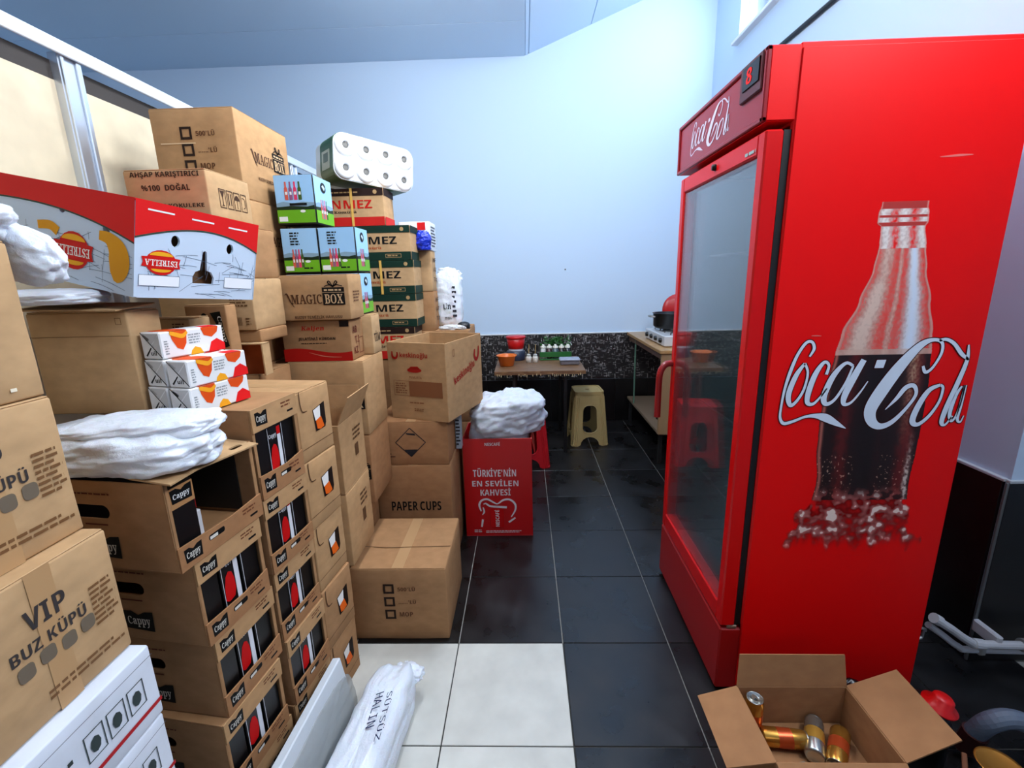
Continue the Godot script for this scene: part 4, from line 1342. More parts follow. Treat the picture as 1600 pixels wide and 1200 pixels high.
func ink_side_note(o: Node3D, sd: int) -> void:
	var s := sz(o)
	var f := face(s, "right")
	var p := begin()
	ink_fine(p, f, s.z * 0.5, s.y * 0.62, s.z * 0.34, s.y * 0.2, 3, sd)
	ink_rect(p, f, s.z * 0.54, s.y * 0.38, s.z * 0.68, s.y * 0.56)
	commit_print("small_print", p, Color(0.36, 0.24, 0.15), o)

# hollow carton open at the top; flaps: [side 0 front 1 right 2 back 3 left, angle from upright outwards, length]
func open_carton(called: String, label: String, at: Vector3, s: Vector3, yaw: float, tint: int, flaps: Array, m: Material = null) -> Node3D:
	var o := thing(called, label, "box", at, yaw)
	o.set_meta("size", s)
	var t := 0.005
	var mm := m if m else card(tint)
	var st := begin()
	add_box(st, Vector3(s.x, t, s.z), Vector3(0, t / 2, 0), 0.001)
	for k in [-1.0, 1.0]:
		add_box(st, Vector3(s.x, s.y - t, t), Vector3(0, s.y / 2 + t / 2, k * (s.z / 2 - t / 2)), 0.0015)
		add_box(st, Vector3(t, s.y - t, s.z - 2 * t), Vector3(k * (s.x / 2 - t / 2), s.y / 2 + t / 2, 0), 0.0015)
	part("body", st.commit(), mm, o)
	for fl in flaps:
		var side: int = fl[0]
		var ln: float = fl[2]
		var wide := (s.x if side % 2 == 0 else s.z) - 0.004
		var piv := Node3D.new()
		var outv: Vector3 = [Vector3.BACK, Vector3.RIGHT, Vector3.FORWARD, Vector3.LEFT][side]
		var axis: Vector3 = [Vector3.RIGHT, Vector3.FORWARD, Vector3.LEFT, Vector3.BACK][side]
		var e: float = (s.z if side % 2 == 0 else s.x) / 2.0 - t / 2.0
		var b := Basis(axis, deg_to_rad(fl[1]))
		var w2 := begin()
		var xd := axis
		var yd := b * Vector3.UP
		var zd := xd.cross(yd)
		var r := 0.01
		add_plate(w2, PackedVector2Array([Vector2(-wide / 2, 0.001), Vector2(wide / 2, 0.001), Vector2(wide / 2 - r, ln), Vector2(-wide / 2 + r * 0.5, ln * 0.985)]), [], 0.004, Transform3D(Basis(xd, yd, zd), outv * e + Vector3(0, s.y, 0) - zd * 0.002))
		part("flap", w2.commit(), mm, o)
		piv.free()
	return o

# ------------------------------------------------------------------ stacks in the middle distance
func middle_stacks() -> void:
	var lab: Array = ["low plain carton on the floor under the gift logo cartons", "brown gift logo carton, second from the floor, behind the mop carton", "brown gift logo carton, third from the floor", "big brown gift logo carton right under the red waved carton"]
	var lv: Array = [0.0, 0.2, 0.535, 0.87, 1.205]
	for k in 4:
		var o := carton("carton", lab[k], "gift logo cartons in the middle stack", -1.04 + 0.003 * k, -0.702 + 0.004 * (k % 2) - (0.09 if k < 2 else 0.0), lv[k], lv[k + 1] - 0.001, -1.945, 0.28, 3 if k < 3 else 0)
		if k > 1:
			magic_print(o, "front", 0.075, 0.12, 1.05)
	var kk := carton("carton", "brown carton with red wave and red script, between two gift logo cartons", "", -1.04, -0.742, 1.206, 1.383, -1.955, 0.155, 1)
	var s := sz(kk)
	var f := face(s, "front")
	var r := begin()
	var wv := PackedVector2Array([Vector2(0.0, 0.0), Vector2(s.x, 0.0), Vector2(s.x, 0.045)])
	for i in 13:
		var u := 1.0 - i / 12.0
		wv.append(Vector2(u * s.x, 0.046 + 0.011 * sin(u * 5.2 + 0.6)))
	ink_poly(r, f, wv)
	ink_text(r, f, "Kaljen", 0.085, 0.128, 0.024, 0.10, serif, 0.0003, 0.0, 0.2)
	commit_print("red_print", r, Color(0.66, 0.07, 0.04), kk)
	var w := begin()
	ink_ribbon(w, f, [Vector3(0.11, 0.038, 0.001), Vector3(0.18, 0.020, 0.0035), Vector3(0.25, 0.016, 0.001)], 0.0006)
	commit_print("pale_swoosh", w, Color(0.80, 0.5, 0.4), kk)
	var t := begin()
	ink_text(t, f, "JELATİNLİ KÜRDAN", 0.07, 0.088, 0.018, 0.16, sans)
	ink_fine(t, f, 0.08, 0.074, 0.13, 0.007, 1, 3)
	ink_rect(t, f, s.x - 0.045, s.y - 0.03, s.x - 0.005, s.y - 0.004)
	commit_print("dark_print", t, Color(0.10, 0.06, 0.05), kk)
	var fr := face(s, "right")
	var g := begin()
	for i in 3:
		ink_text(g, fr, ["AB", "T.I", "KZ"][i], 0.02 + 0.02 * (i % 2), 0.115 - i * 0.045, 0.03, 0.05, sans)
	ink_frame(g, fr, 0.085, 0.02, 0.135, 0.09, 0.003)
	commit_print("side_print", g, Color(0.38, 0.13, 0.08), kk)
	var j := carton("carton", "brown gift logo carton on the red waved carton, topmost of its stack", "gift logo cartons in the middle stack", -1.085, -0.722, 1.384, 1.57, -1.93, 0.16, 0)
	magic_print(j, "front", 0.095, 0.062, 1.05)
	var jr := begin()
	ink_fine(jr, face(sz(j), "right"), 0.04, 0.07, 0.08, 0.05, 4, 11)
	commit_print("side_print", jr, Color(0.40, 0.26, 0.16), j)
	var m := carton("carton", "small brown carton with tall dark symbols behind the red waved carton", "", -1.04, -0.70, 1.206, 1.386, -2.115, 0.115, 2)
	var mr := begin()
	var mf := face(sz(m), "right")
	ink_text(mr, mf, "TİM", 0.012, 0.055, 0.05, 0.085, sans)
	commit_print("side_print", mr, Color(0.22, 0.15, 0.10), m)
	# drink boxes with a meadow picture
	var spots: Array = [[-1.072, 1.387, "meadow picture drink box behind the gift logo carton, lowest left"], [-0.905, 1.387, "meadow picture drink box half hidden right of the gift logo carton"], [-1.072, 1.577, "meadow picture drink box in the pair above the gift logo carton, left"], [-0.905, 1.577, "meadow picture drink box in the pair above the gift logo carton, right"], [-1.074, 1.787, "meadow picture drink box with four big bottles, topmost of its pile"]]
	for i in 5:
		var e: Array = spots[i]
		var hgt := 0.188 if i < 2 else 0.196
		if i == 4:
			meadow_box(e[2], Vector3(e[0], e[1], -2.12), Vector3(0.172, 0.205, 0.19), true)
		else:
			meadow_box(e[2], Vector3(e[0], e[1], -2.12), Vector3(0.163, hgt, 0.165), false)
	# charcoal cartons
	carton("carton", "plain brown carton on the floor under the charcoal cartons", "", -1.17, -0.65, 0.0, 0.535, -2.745, 0.195, 1)
	carton("carton", "plain brown carton carrying the charcoal cartons", "", -1.17, -0.65, 0.536, 1.073, -2.745, 0.195, 1)
	coal_box("charcoal carton with red bands, lowest of the charcoal pile", -1.176, 1.074, true, false)
	coal_box("green banded charcoal carton, lowest of the three green ones", -1.167, 1.266, false, false)
	coal_box("green banded charcoal carton with yellow strap, middle of the three green ones", -1.167, 1.4575, false, true)
	coal_box("green banded charcoal carton, topmost of the three green ones", -1.176, 1.649, false, false)
	coal_box("charcoal carton with red lettering, under the toilet paper pack", -1.299, 1.840, true, true)
	toilet_pack()
	# narrow stack by the sack
	carton("carton", "big plain brown carton on the floor under the white sack", "", -0.92, -0.36, 0.0, 0.6, -2.955, 0.4, 1)
	carton("carton", "big plain brown carton carrying the white sack", "", -0.92, -0.36, 0.601, 1.212, -2.955, 0.4, 1)
	for k in 2:
		var b := carton("carton", ["narrow brown carton beside the white sack, lower of two", "narrow brown carton beside the white sack, upper of two"][k], "narrow cartons by the sack", -0.84, -0.57 - 0.004 * k, 1.213 + k * 0.248, 1.46 + k * 0.248, -2.965, 0.14, 1 + k)
		var st := begin()
		var fb := face(sz(b), "right")
		for i in 3:
			ink_text(st, fb, ["HF", "A7", "Tz"][i], 0.05, 0.18 - i * 0.06, 0.026, 0.10, sans)
		commit_print("side_print", st, Color(0.24, 0.15, 0.1), b)
	var wb := thing("white_box", "small white box with red square on the narrow brown cartons", "box", Vector3(-0.665, 1.71, -3.06))
	var ws := Vector3(0.19, 0.17, 0.2)
	wb.set_meta("size", ws)
	part("body", carton_mesh(ws, 66), mat(Color(0.85, 0.87, 0.9), 0.5), wb)
	var wr := begin()
	ink_rect(wr, face(ws, "front"), 0.115, 0.12, 0.165, 0.165)
	commit_print("red_square", wr, Color(0.75, 0.08, 0.08), wb)
	var wp := begin()
	ink_fine(wp, face(ws, "right"), 0.03, 0.02, 0.14, 0.13, 7, 4)
	commit_print("small_print", wp, Color(0.25, 0.25, 0.28), wb)
	var bl := thing("blue_bag", "small blue plastic bag in front of the small white box", "bag", Vector3(-0.605, 1.709, -2.915))
	part("bag", sack_mesh(Vector3(0.09, 0.12, 0.07), 51, 0.015, 2.6, 2.0, 0.8, 0.2), mat(Color(0.05, 0.16, 0.66), 0.35), bl)
	var sk := thing("sack", "tall white printed sack standing against the back wall", "sack", Vector3(-0.515, 1.213, -3.24))
	part("bag", sack_mesh(Vector3(0.175, 0.39, 0.15), 71, 0.014, 3.6, 1.6, 0.95, 0.08), plastic(), sk)
	part("knot", sack_mesh(Vector3(0.16, 0.07, 0.05), 73, 0.022, 2.2, 2.6, 0.6, 0.4), plastic(), sk, Vector3(0.01, 0.33, 0), Vector3(0, 10, -14))
	var ks := begin()
	var kf := Transform3D(Basis.IDENTITY, Vector3(-0.07, 0.0, 0.0775))
	ink_text(ks, kf, "Un", 0.035, 0.12, 0.04, 0.055, serif)
	ink_fine(ks, kf, 0.045, 0.05, 0.05, 0.02, 2, 3)
	ink_fine(ks, kf, 0.10, 0.06, 0.03, 0.22, 7, 9)
	commit_print("printed_marks", ks, Color(0.16, 0.16, 0.19), sk)
	var bk := thing("black_bowl", "small black upturned bowl beside the foot of the white sack", "bowl", Vector3(-0.40, 1.213, -3.05))
	part("shell", sack_mesh(Vector3(0.085, 0.06, 0.08), 5, 0.002, 2.4, 1.0, 0.5, 0.02), mat(Color(0.03, 0.03, 0.03), 0.4), bk)
	var cl := thing("cloth", "crumpled white printed cloth in front of the narrow cartons", "cloth", Vector3(-0.47, 1.213, -3.0))
	part("fabric", sack_mesh(Vector3(0.16, 0.035, 0.045), 15, 0.012, 2.6, 3.0, 0.6, 0.3), mat(Color(0.8, 0.8, 0.8), 0.8), cl)

func meadow_box(label: String, at: Vector3, s: Vector3, big: bool) -> void:
	var o := thing("drink_box", label, "box", at + Vector3(s.x / 2, 0, -s.z / 2), 0.0, "drink boxes with a meadow picture")
	o.set_meta("size", s)
	part("body", carton_mesh(s, 90 + int(at.x * 100)), mat(Color(0.035, 0.04, 0.045), 0.5), o)
	for side in ["front", "right"]:
		var f := face(s, side)
		var w: float = s.x if side == "front" else s.z
		var h := s.y
		var sky := begin()
		ink_rect(sky, f, 0.003, h * 0.36, w - 0.002, h - 0.002)
		commit_print("sky_print", sky, Color(0.60, 0.78, 0.93), o, 0.4)
		var hz := begin()
		ink_poly(hz, f, PackedVector2Array([Vector2(0.003, h * 0.36), Vector2(w - 0.002, h * 0.36), Vector2(w - 0.002, h * 0.44), Vector2(w * 0.7, h * 0.46), Vector2(w * 0.45, h * 0.43), Vector2(w * 0.2, h * 0.47), Vector2(0.003, h * 0.43)]), 0.0004)
		commit_print("hill_print", hz, Color(0.50, 0.62, 0.70), o, 0.4)
		var dg := begin()
		ink_poly(dg, f, PackedVector2Array([Vector2(0.003, h * 0.28), Vector2(w - 0.002, h * 0.28), Vector2(w - 0.002, h * 0.39), Vector2(w * 0.8, h * 0.36), Vector2(w * 0.4, h * 0.38), Vector2(0.003, h * 0.36)]), 0.0006)
		commit_print("tree_line_print", dg, Color(0.10, 0.17, 0.10), o, 0.4)
		var gr := begin()
		ink_rect(gr, f, 0.003, 0.008, w - 0.002, h * 0.30, 0.0008)
		commit_print("grass_print", gr, Color(0.40, 0.66, 0.13), o, 0.4)
		var cols: Array = [Color(0.80, 0.36, 0.30), Color(0.55, 0.35, 0.50), Color(0.85, 0.24, 0.40), Color(0.25, 0.35, 0.16)]
		var bw := w * (0.085 if big and side == "front" else 0.07)
		var x0 := w * (0.26 if side == "front" else 0.28)
		var yb: float = h * (0.50 if big and side == "front" else 0.14)
		var bh: float = h * (0.36 if big and side == "front" else 0.40)
		for i in 4:
			var b := begin()
			var x := x0 + i * bw * (1.35 if big else 1.15)
			ink_poly(b, f, PackedVector2Array([Vector2(x, yb), Vector2(x + bw, yb), Vector2(x + bw, yb + bh * 0.62), Vector2(x + bw * 0.75, yb + bh * 0.72), Vector2(x + bw * 0.75, yb + bh), Vector2(x + bw * 0.25, yb + bh), Vector2(x + bw * 0.25, yb + bh * 0.72), Vector2(x, yb + bh * 0.62)]), 0.0012)
			commit_print("bottle_print", b, cols[i], o, 0.4)
		var wh := begin()
		if side == "front":
			ink_rect(wh, f, w * 0.05, 0.014, w * 0.27, 0.034, 0.0014)
			ink_poly(wh, f, ellipse(w * 0.68, h * 0.27, 0.012, 0.006, 10), 0.0014)
		for i in 4:
			var x := x0 + i * bw * (1.35 if big else 1.15)
			ink_rect(wh, f, x + bw * 0.2, yb + bh * 0.28, x + bw * 0.8, yb + bh * 0.45, 0.0016)
		commit_print("white_print", wh, Color(0.88, 0.90, 0.90), o, 0.4)
		var k := begin()
		if side == "front" and big:
			ink_rect(k, f, w * 0.36, h * 0.385, w * 0.80, h * 0.435, 0.0014)
		if side == "right":
			ink_poly(k, f, ellipse(w * 0.5, h * 0.80, w * 0.15, h * 0.11, 18), 0.0014)
		if side == "front" and not big:
			ink_fine(k, f, w * 0.25, h * 0.62, w * 0.28, h * 0.30, 5, 2, 0.0014)
			ink_fine(k, f, w * 0.55, 0.018, w * 0.30, 0.012, 1, 5, 0.0014)
		commit_print("dark_print", k, Color(0.05, 0.07, 0.08), o, 0.4)
		if side == "right":
			var e := begin()
			ink_poly(e, f, PackedVector2Array([Vector2(w * 0.42, h * 0.82), Vector2(w * 0.5, h * 0.86), Vector2(w * 0.6, h * 0.80), Vector2(w * 0.54, h * 0.74)]), 0.0018)
			commit_print("emblem", e, Color(0.75, 0.83, 0.86), o, 0.4)

func coal_box(label: String, x0: float, y0: float, red: bool, strap: bool) -> void:
	var s := Vector3(0.468 if red == false else 0.458, 0.166 if not red or y0 < 1.5 else 0.175, 0.172)
	var o := thing("charcoal_carton", label, "box", Vector3(x0 + s.x * 0.571, y0, -2.74 - s.z * 0.571), 0.0, "charcoal cartons")
	o.scale = Vector3.ONE * 1.1417
	o.set_meta("size", s)
	part("body", carton_mesh(s, int(y0 * 100)), card(2), o)
	var band := Color(0.06, 0.17, 0.13) if not red else Color(0.14, 0.075, 0.06)
	for side in ["front", "right"]:
		var f := face(s, side)
		var w: float = s.x if side == "front" else s.z
		var st := begin()
		ink_rect(st, f, 0.001, s.y - 0.034, w - 0.001, s.y)
		if not red:
			ink_rect(st, f, 0.001, 0.0, w - 0.001, 0.04)
		commit_print("dark_band", st, band, o)
		if red:
			var rb := begin()
			ink_rect(rb, f, 0.001, 0.0, w - 0.001, 0.042)
			commit_print("red_band", rb, Color(0.72, 0.12, 0.10), o)
	var f2 := face(s, "front")
	var t := begin()
	ink_text(t, f2, "DÖNMEZ", 0.09, 0.082 if red else 0.078, 0.05 if red else 0.046, 0.31, sans)
	commit_print("lettering", t, Color(0.72, 0.09, 0.06) if red else Color(0.05, 0.06, 0.06), o)
	var q := begin()
	ink_text(q, f2, "Mangal Kömürü", 0.10, 0.056 if red else 0.050, 0.017, 0.22, serif)
	commit_print("small_lettering", q, Color(0.10, 0.06, 0.05) if red else Color(0.62, 0.25, 0.10), o)
	var e := begin()
	ink_poly(e, f2, ellipse(s.x - 0.04, s.y - 0.018, 0.010, 0.010, 12), 0.0006)
	if not red:
		ink_frame(e, f2, s.x - 0.13, 0.012, s.x - 0.05, 0.030, 0.002, 0.0006)
		ink_fine(e, f2, s.x - 0.12, 0.016, 0.06, 0.011, 1, 3, 0.0006)
	else:
		ink_fine(e, f2, s.x - 0.30, s.y - 0.024, 0.18, 0.012, 1, 6, 0.0006)
	commit_print("pale_print", e, Color(0.66, 0.53, 0.36), o)
	if strap:
		var xs: Array = [0.105, 0.30] if red else [0.30]
		for x in xs:
			part("strap", box_mesh(Vector3(0.012, s.y + 0.002, 0.0012), 0.0), mat(Color(0.84, 0.66, 0.32), 0.5), o, Vector3(x - s.x / 2, s.y / 2, s.z / 2 + 0.0045))

func toilet_pack() -> void:
	var o := thing("toilet_paper_pack", "wrapped pack of white toilet rolls with green sides, topmost of the charcoal pile", "toilet paper", Vector3(-0.915, 2.060, -2.88), 42.0)
	o.scale = Vector3.ONE * 1.1417
	o.rotation_degrees.z = -5.0
	var r := 0.0505
	var white := mat(Color(0.93, 0.94, 0.95), 0.7)
	var hz := 0.13
	var roll := lathe([Vector2(0.015, hz - 0.03), Vector2(0.015, hz - 0.006), Vector2(0.018, hz - 0.001), Vector2(0.036, hz), Vector2(0.045, hz - 0.003), Vector2(r, hz - 0.012), Vector2(r, -hz)], 28)
	var core := lathe([Vector2(0.0, hz - 0.009), Vector2(0.0152, hz - 0.009), Vector2(0.0152, -hz)], 16)
	for i in 4:
		for j in 2:
			var q := part("roll", roll, white, o, Vector3((i - 1.5) * 0.1005, r + j * 0.0995, 0), Vector3(90, 0, 0))
			part("core", core, mat(Color(0.45, 0.44, 0.42), 0.8), q, Vector3(0, 0.0, 0))
	part("film", plate_mesh(rrect(-0.201, 0.001, 0.201, 0.200, 0.048, 8), [], 0.004), white, o, Vector3(0, 0, hz - 0.016))
	part("wrap", plate_mesh(rrect(-0.205, -0.003, 0.205, 0.204, 0.05, 8), [rrect(-0.2025, -0.0005, 0.2025, 0.2015, 0.048, 8)], 0.236), mat(Color(0.84, 0.87, 0.88), 0.3), o, Vector3(0, 0, -0.12))
	part("green_wrap", plate_mesh(rrect(-0.2065, -0.0035, 0.2065, 0.2055, 0.051, 8), [rrect(-0.2045, -0.0025, 0.2045, 0.2035, 0.05, 8)], 0.16), mat(Color(0.11, 0.32, 0.13), 0.35), o, Vector3(0, 0, -0.056))
	part("printed_panel", box_mesh(Vector3(0.0012, 0.085, 0.10), 0.0), mat(Color(0.72, 0.74, 0.66), 0.4), o, Vector3(-0.2072, 0.09, 0.02))
	part("printed_panel", box_mesh(Vector3(0.0014, 0.04, 0.06), 0.0), mat(Color(0.30, 0.38, 0.30), 0.4), o, Vector3(-0.2076, 0.10, 0.022))

# ------------------------------------------------------------------ boxes along the aisle
func aisle_boxes() -> void:
	var p := carton("carton", "brown mop carton with three check squares, alone on the floor tiles", "", -0.765, -0.352, 0.0, 0.350, -1.715, 0.42, 1)
	mop_print(p)
	var cr := begin()
	ink_ribbon(cr, face(sz(p), "top", 0.0012), [Vector3(0.0, 0.17, 0.004), Vector3(0.12, 0.155, 0.006), Vector3(0.24, 0.16, 0.004), Vector3(0.41, 0.165, 0.006)])
	commit_print("lid_crease", cr, Color(0.36, 0.24, 0.14), p)
	var pc := carton("carton", "brown carton lettered for paper cups, under the carton with a diamond mark", "", -0.795, -0.40, 0.0, 0.592, -2.245, 0.44, 3)
	var a := begin()
	ink_text(a, face(sz(pc), "front"), "PAPER CUPS", 0.07, 0.335, 0.052, 0.265, sans)
	commit_print("lettering", a, Color(0.06, 0.05, 0.05), pc)
	var dm := carton("carton", "sagging brown carton with a diamond hazard mark, between paper cups and open carton", "", -0.785, -0.405, 0.593, 0.829, -2.25, 0.40, 3)
	var f := face(sz(dm), "front")
	var d := begin()
	var cx := 0.185
	var cy := 0.125
	var q := 0.078
	ink_ribbon(d, f, [Vector3(cx - q, cy, 0.004), Vector3(cx, cy + q, 0.004)], 0.0, 0.0, 1)
	ink_ribbon(d, f, [Vector3(cx, cy + q, 0.004), Vector3(cx + q, cy, 0.004)], 0.0, 0.0, 1)
	ink_ribbon(d, f, [Vector3(cx + q, cy, 0.004), Vector3(cx, cy - q, 0.004)], 0.0, 0.0, 1)
	ink_ribbon(d, f, [Vector3(cx, cy - q, 0.004), Vector3(cx - q, cy, 0.004)], 0.0, 0.0, 1)
	ink_poly(d, f, PackedVector2Array([Vector2(cx - q * 0.45, cy - q * 0.5), Vector2(cx, cy - q), Vector2(cx + q * 0.45, cy - q * 0.5)]))
	ink_poly(d, f, PackedVector2Array([Vector2(cx - q * 0.3, cy + q * 0.66), Vector2(cx + q * 0.3, cy + q * 0.62), Vector2(cx + q * 0.36, cy + q * 0.48), Vector2(cx - q * 0.2, cy + q * 0.55)]))
	commit_print("hazard_diamond", d, Color(0.14, 0.13, 0.15), dm)
	var sp := begin()
	ink_rect(sp, f, 0.02, 0.06, 0.08, 0.066)
	ink_rect(sp, f, 0.03, 0.045, 0.10, 0.050)
	commit_print("small_print", sp, Color(0.30, 0.17, 0.12), dm)
	# open carton on top
	var n := open_carton("open_carton", "tall open brown carton with red lettering, on the diamond mark carton", Vector3(-0.479, 0.83, -2.479), Vector3(0.335, 0.402, 0.425), -19.0, 0, [])
	var s := sz(n)
	var nf := face(s, "front")
	var r := begin()
	ink_text(r, nf, "keskinoğlu", 0.075, 0.318, 0.034, 0.16, sans)
	ink_ribbon(r, nf, [Vector3(0.030, 0.355, 0.007), Vector3(0.032, 0.328, 0.012), Vector3(0.048, 0.320, 0.012), Vector3(0.060, 0.334, 0.010), Vector3(0.060, 0.352, 0.008)])
	ink_poly(r, nf, ellipse(0.155, 0.262, 0.042, 0.013, 18))
	ink_poly(r, nf, PackedVector2Array([Vector2(0.12, 0.268), Vector2(0.19, 0.268), Vector2(0.175, 0.282), Vector2(0.135, 0.280)]))
	var nr := face(s, "right")
	ink_text(r, nr, "keskinoğlu", 0.085, 0.165, 0.055, 0.25, sans, 0.0, 0.22)
	ink_ribbon(r, nr, [Vector3(0.335, 0.325, 0.012), Vector3(0.33, 0.285, 0.02), Vector3(0.355, 0.265, 0.02), Vector3(0.38, 0.29, 0.018), Vector3(0.385, 0.335, 0.012)])
	commit_print("red_lettering", r, Color(0.60, 0.09, 0.05), n)
	var b := begin()
	ink_text(b, nf, "YUMURTA", 0.12, 0.218, 0.012, 0.075, sans)
	ink_fine(b, nf, 0.115, 0.085, 0.10, 0.012, 1, 3)
	ink_fine(b, nf, 0.14, 0.045, 0.06, 0.018, 2, 4)
	ink_frame(b, nf, 0.026, 0.125, 0.31, 0.205, 0.002)
	ink_rect(b, nf, 0.118, 0.127, 0.308, 0.203, 0.0)
	ink_fine(b, nf, 0.036, 0.135, 0.07, 0.06, 5, 8)
	ink_frame(b, nr, 0.075, 0.325, 0.095, 0.36, 0.003)
	commit_print("brown_print", b, Color(0.50, 0.31, 0.19), n)
	# bottle between
	var ob := thing("sachet_box", "small white box with dark print squeezed behind the diamond mark carton", "box", Vector3(-0.385, 0.593, -2.50))
	var obs := Vector3(0.032, 0.22, 0.06)
	part("body", box_mesh(obs, 0.003, Vector3(0, 0.11, 0)), mat(Color(0.62, 0.65, 0.68), 0.5), ob)
	var obp := begin()
	ink_fine(obp, face(obs, "front"), 0.004, 0.02, 0.024, 0.16, 8, 3)
	commit_print("small_print", obp, Color(0.2, 0.2, 0.22), ob)
	# red coffee carton with a full white bag
	var red := mat(Color(0.74, 0.014, 0.024), 0.42)
	var c := open_carton("coffee_carton", "red coffee carton with white lettering holding a full white bag", Vector3(-0.172, 0.0, -2.69), Vector3(0.405, 0.628, 0.31), 0.0, 0, [[1, 168.0, 0.10]], red)
	var cs := sz(c)
	var cf := face(cs, "front")
	var w := begin()
	ink_text(w, cf, "TÜRKİYE'NİN", 0.055, 0.392, 0.055, 0.255, sans)
	ink_text(w, cf, "EN SEVİLEN", 0.048, 0.330, 0.045, 0.275, sans)
	ink_text(w, cf, "KAHVESİ", 0.095, 0.270, 0.050, 0.18, sans)
	ink_text(w, cf, "NESCAFÉ", 0.13, 0.585, 0.024, 0.09, sans)
	var hf := cf.translated_local(Vector3(-0.005, -0.072, 0))
	ink_ribbon(w, hf, [Vector3(0.10, 0.24, 0.008), Vector3(0.09, 0.28, 0.012), Vector3(0.105, 0.31, 0.012), Vector3(0.14, 0.318, 0.012), Vector3(0.175, 0.298, 0.010), Vector3(0.20, 0.288, 0.008), Vector3(0.235, 0.312, 0.012), Vector3(0.275, 0.314, 0.012), Vector3(0.305, 0.285, 0.012), Vector3(0.305, 0.245, 0.010), Vector3(0.28, 0.20, 0.006)])
	ink_ribbon(w, hf, [Vector3(0.115, 0.285, 0.006), Vector3(0.13, 0.29, 0.010), Vector3(0.16, 0.272, 0.012), Vector3(0.255, 0.264, 0.014)])
	ink_ribbon(w, hf, [Vector3(0.112, 0.265, 0.007), Vector3(0.118, 0.235, 0.010), Vector3(0.105, 0.215, 0.004)])
	ink_ribbon(w, hf, [Vector3(0.108, 0.185, 0.012), Vector3(0.100, 0.135, 0.010)])
	ink_ribbon(w, hf, [Vector3(0.265, 0.165, 0.012), Vector3(0.305, 0.195, 0.010)])
	ink_fine(w, cf, 0.05, 0.025, 0.05, 0.022, 2, 5)
	ink_fine(w, cf, 0.12, 0.022, 0.22, 0.018, 2, 6)
	commit_print("white_lettering", w, Color(0.88, 0.84, 0.84), c)
	var mug := begin()
	ink_poly(mug, hf, rrect(0.155, 0.13, 0.235, 0.255, 0.012, 5), 0.0004)
	commit_print("mug_print", mug, Color(0.78, 0.05, 0.06), c)
	var mw := begin()
	ink_text(mw, hf, "NESCAFÉ", 0.208, 0.137, 0.028, 0.11, sans, 0.0010, PI / 2)
	commit_print("mug_lettering", mw, Color(0.9, 0.87, 0.86), c)
	var bag := thing("plastic_bag", "full crumpled white bag bulging out of the red coffee carton", "bag", Vector3(-0.165, 0.40, -2.69))
	part("bag", sack_mesh(Vector3(0.355, 0.36, 0.265), 88, 0.02, 3.2, 1.8, 0.95, 0.05), plastic(), bag)
	part("bag_top", sack_mesh(Vector3(0.44, 0.27, 0.30), 93, 0.024, 2.9, 1.7, 0.75, 0.15), plastic(), bag, Vector3(0.062, 0.236, 0.012), Vector3(0, 8, 4))

# ------------------------------------------------------------------ the dark far corner
func stool(called: String, label: String, at: Vector3, yaw: float, m: Material, hgt: float) -> void:
	var o := thing(called, label, "stool", at, yaw)
	var top := 0.125
	var bot := 0.162
	part("seat", plate_mesh(rrect(-top, -top, top, top, 0.035, 6), [rrect(-0.02, -0.012, 0.02, 0.012, 0.01, 4)], 0.012), m, o, Vector3(0, hgt - 0.018, 0), Vector3(-90, 0, 0))
	var rim := begin()
	add_plate(rim, rrect(-top - 0.008, -top - 0.008, top + 0.008, top + 0.008, 0.04, 6), [rrect(-top + 0.008, -top + 0.008, top - 0.008, top - 0.008, 0.032, 6)], 0.03, Transform3D(Basis(Vector3.RIGHT, -PI / 2), Vector3(0, hgt - 0.03, 0)))
	part("rim", rim.commit(), m, o)
	for i in 4:
		var lean := atan2(bot - top, hgt - 0.03)
		var hh := (hgt - 0.03) / cos(lean)
		var outer := PackedVector2Array([Vector2(-bot + 0.004, 0), Vector2(-bot + 0.052, 0)])
		for k in 9:
			var a := PI - PI * k / 8.0
			outer.append(Vector2(cos(a) * 0.085, 0.012 + sin(a) * 0.075))
		outer.append_array(PackedVector2Array([Vector2(bot - 0.052, 0), Vector2(bot - 0.004, 0), Vector2(top, hh), Vector2(-top, hh)]))
		var hole := rrect(-0.072, hh * 0.26, 0.072, hh * 0.80, 0.055, 7)
		for k in hole.size():
			hole[k].x *= 1.05 - 0.22 * hole[k].y / hh
		var b := Basis(Vector3.UP, PI / 2 * i) * Basis(Vector3.RIGHT, -lean)
		var pos := Basis(Vector3.UP, PI / 2 * i) * Vector3(0, 0, bot)
		var sp := part("side_panel", plate_mesh(outer, [hole], 0.005), m, o)
		sp.transform = Transform3D(b, pos)
		var rb := begin()
		for sgn in [-1.0, 1.0]:
			add_tube(rb, [Vector3(sgn * (bot - 0.022), 0.004, 0.006), Vector3(sgn * (top - 0.02), hh - 0.02, 0.006)], 0.006, 6)
			add_tube(rb, [Vector3(sgn * (bot - 0.040), 0.004, 0.006), Vector3(sgn * (top - 0.034), hh - 0.02, 0.006)], 0.004, 6)
		var lp: Array = []
		for k in hole.size() + 1:
			var v := hole[k % hole.size()]
			lp.append(Vector3(v.x, v.y, 0.005))
		add_tube(rb, lp, 0.005, 6, false)
		var ribs := part("rib", rb.commit(), m, o)
		ribs.transform = Transform3D(b, pos)
		var leg := part("leg", box_mesh(Vector3(0.03, 0.02, 0.03), 0.006), m, o, Basis(Vector3.UP, PI / 2 * i) * Vector3(bot - 0.008, 0.0101, bot - 0.008))
		leg.rotation_degrees.y = 45

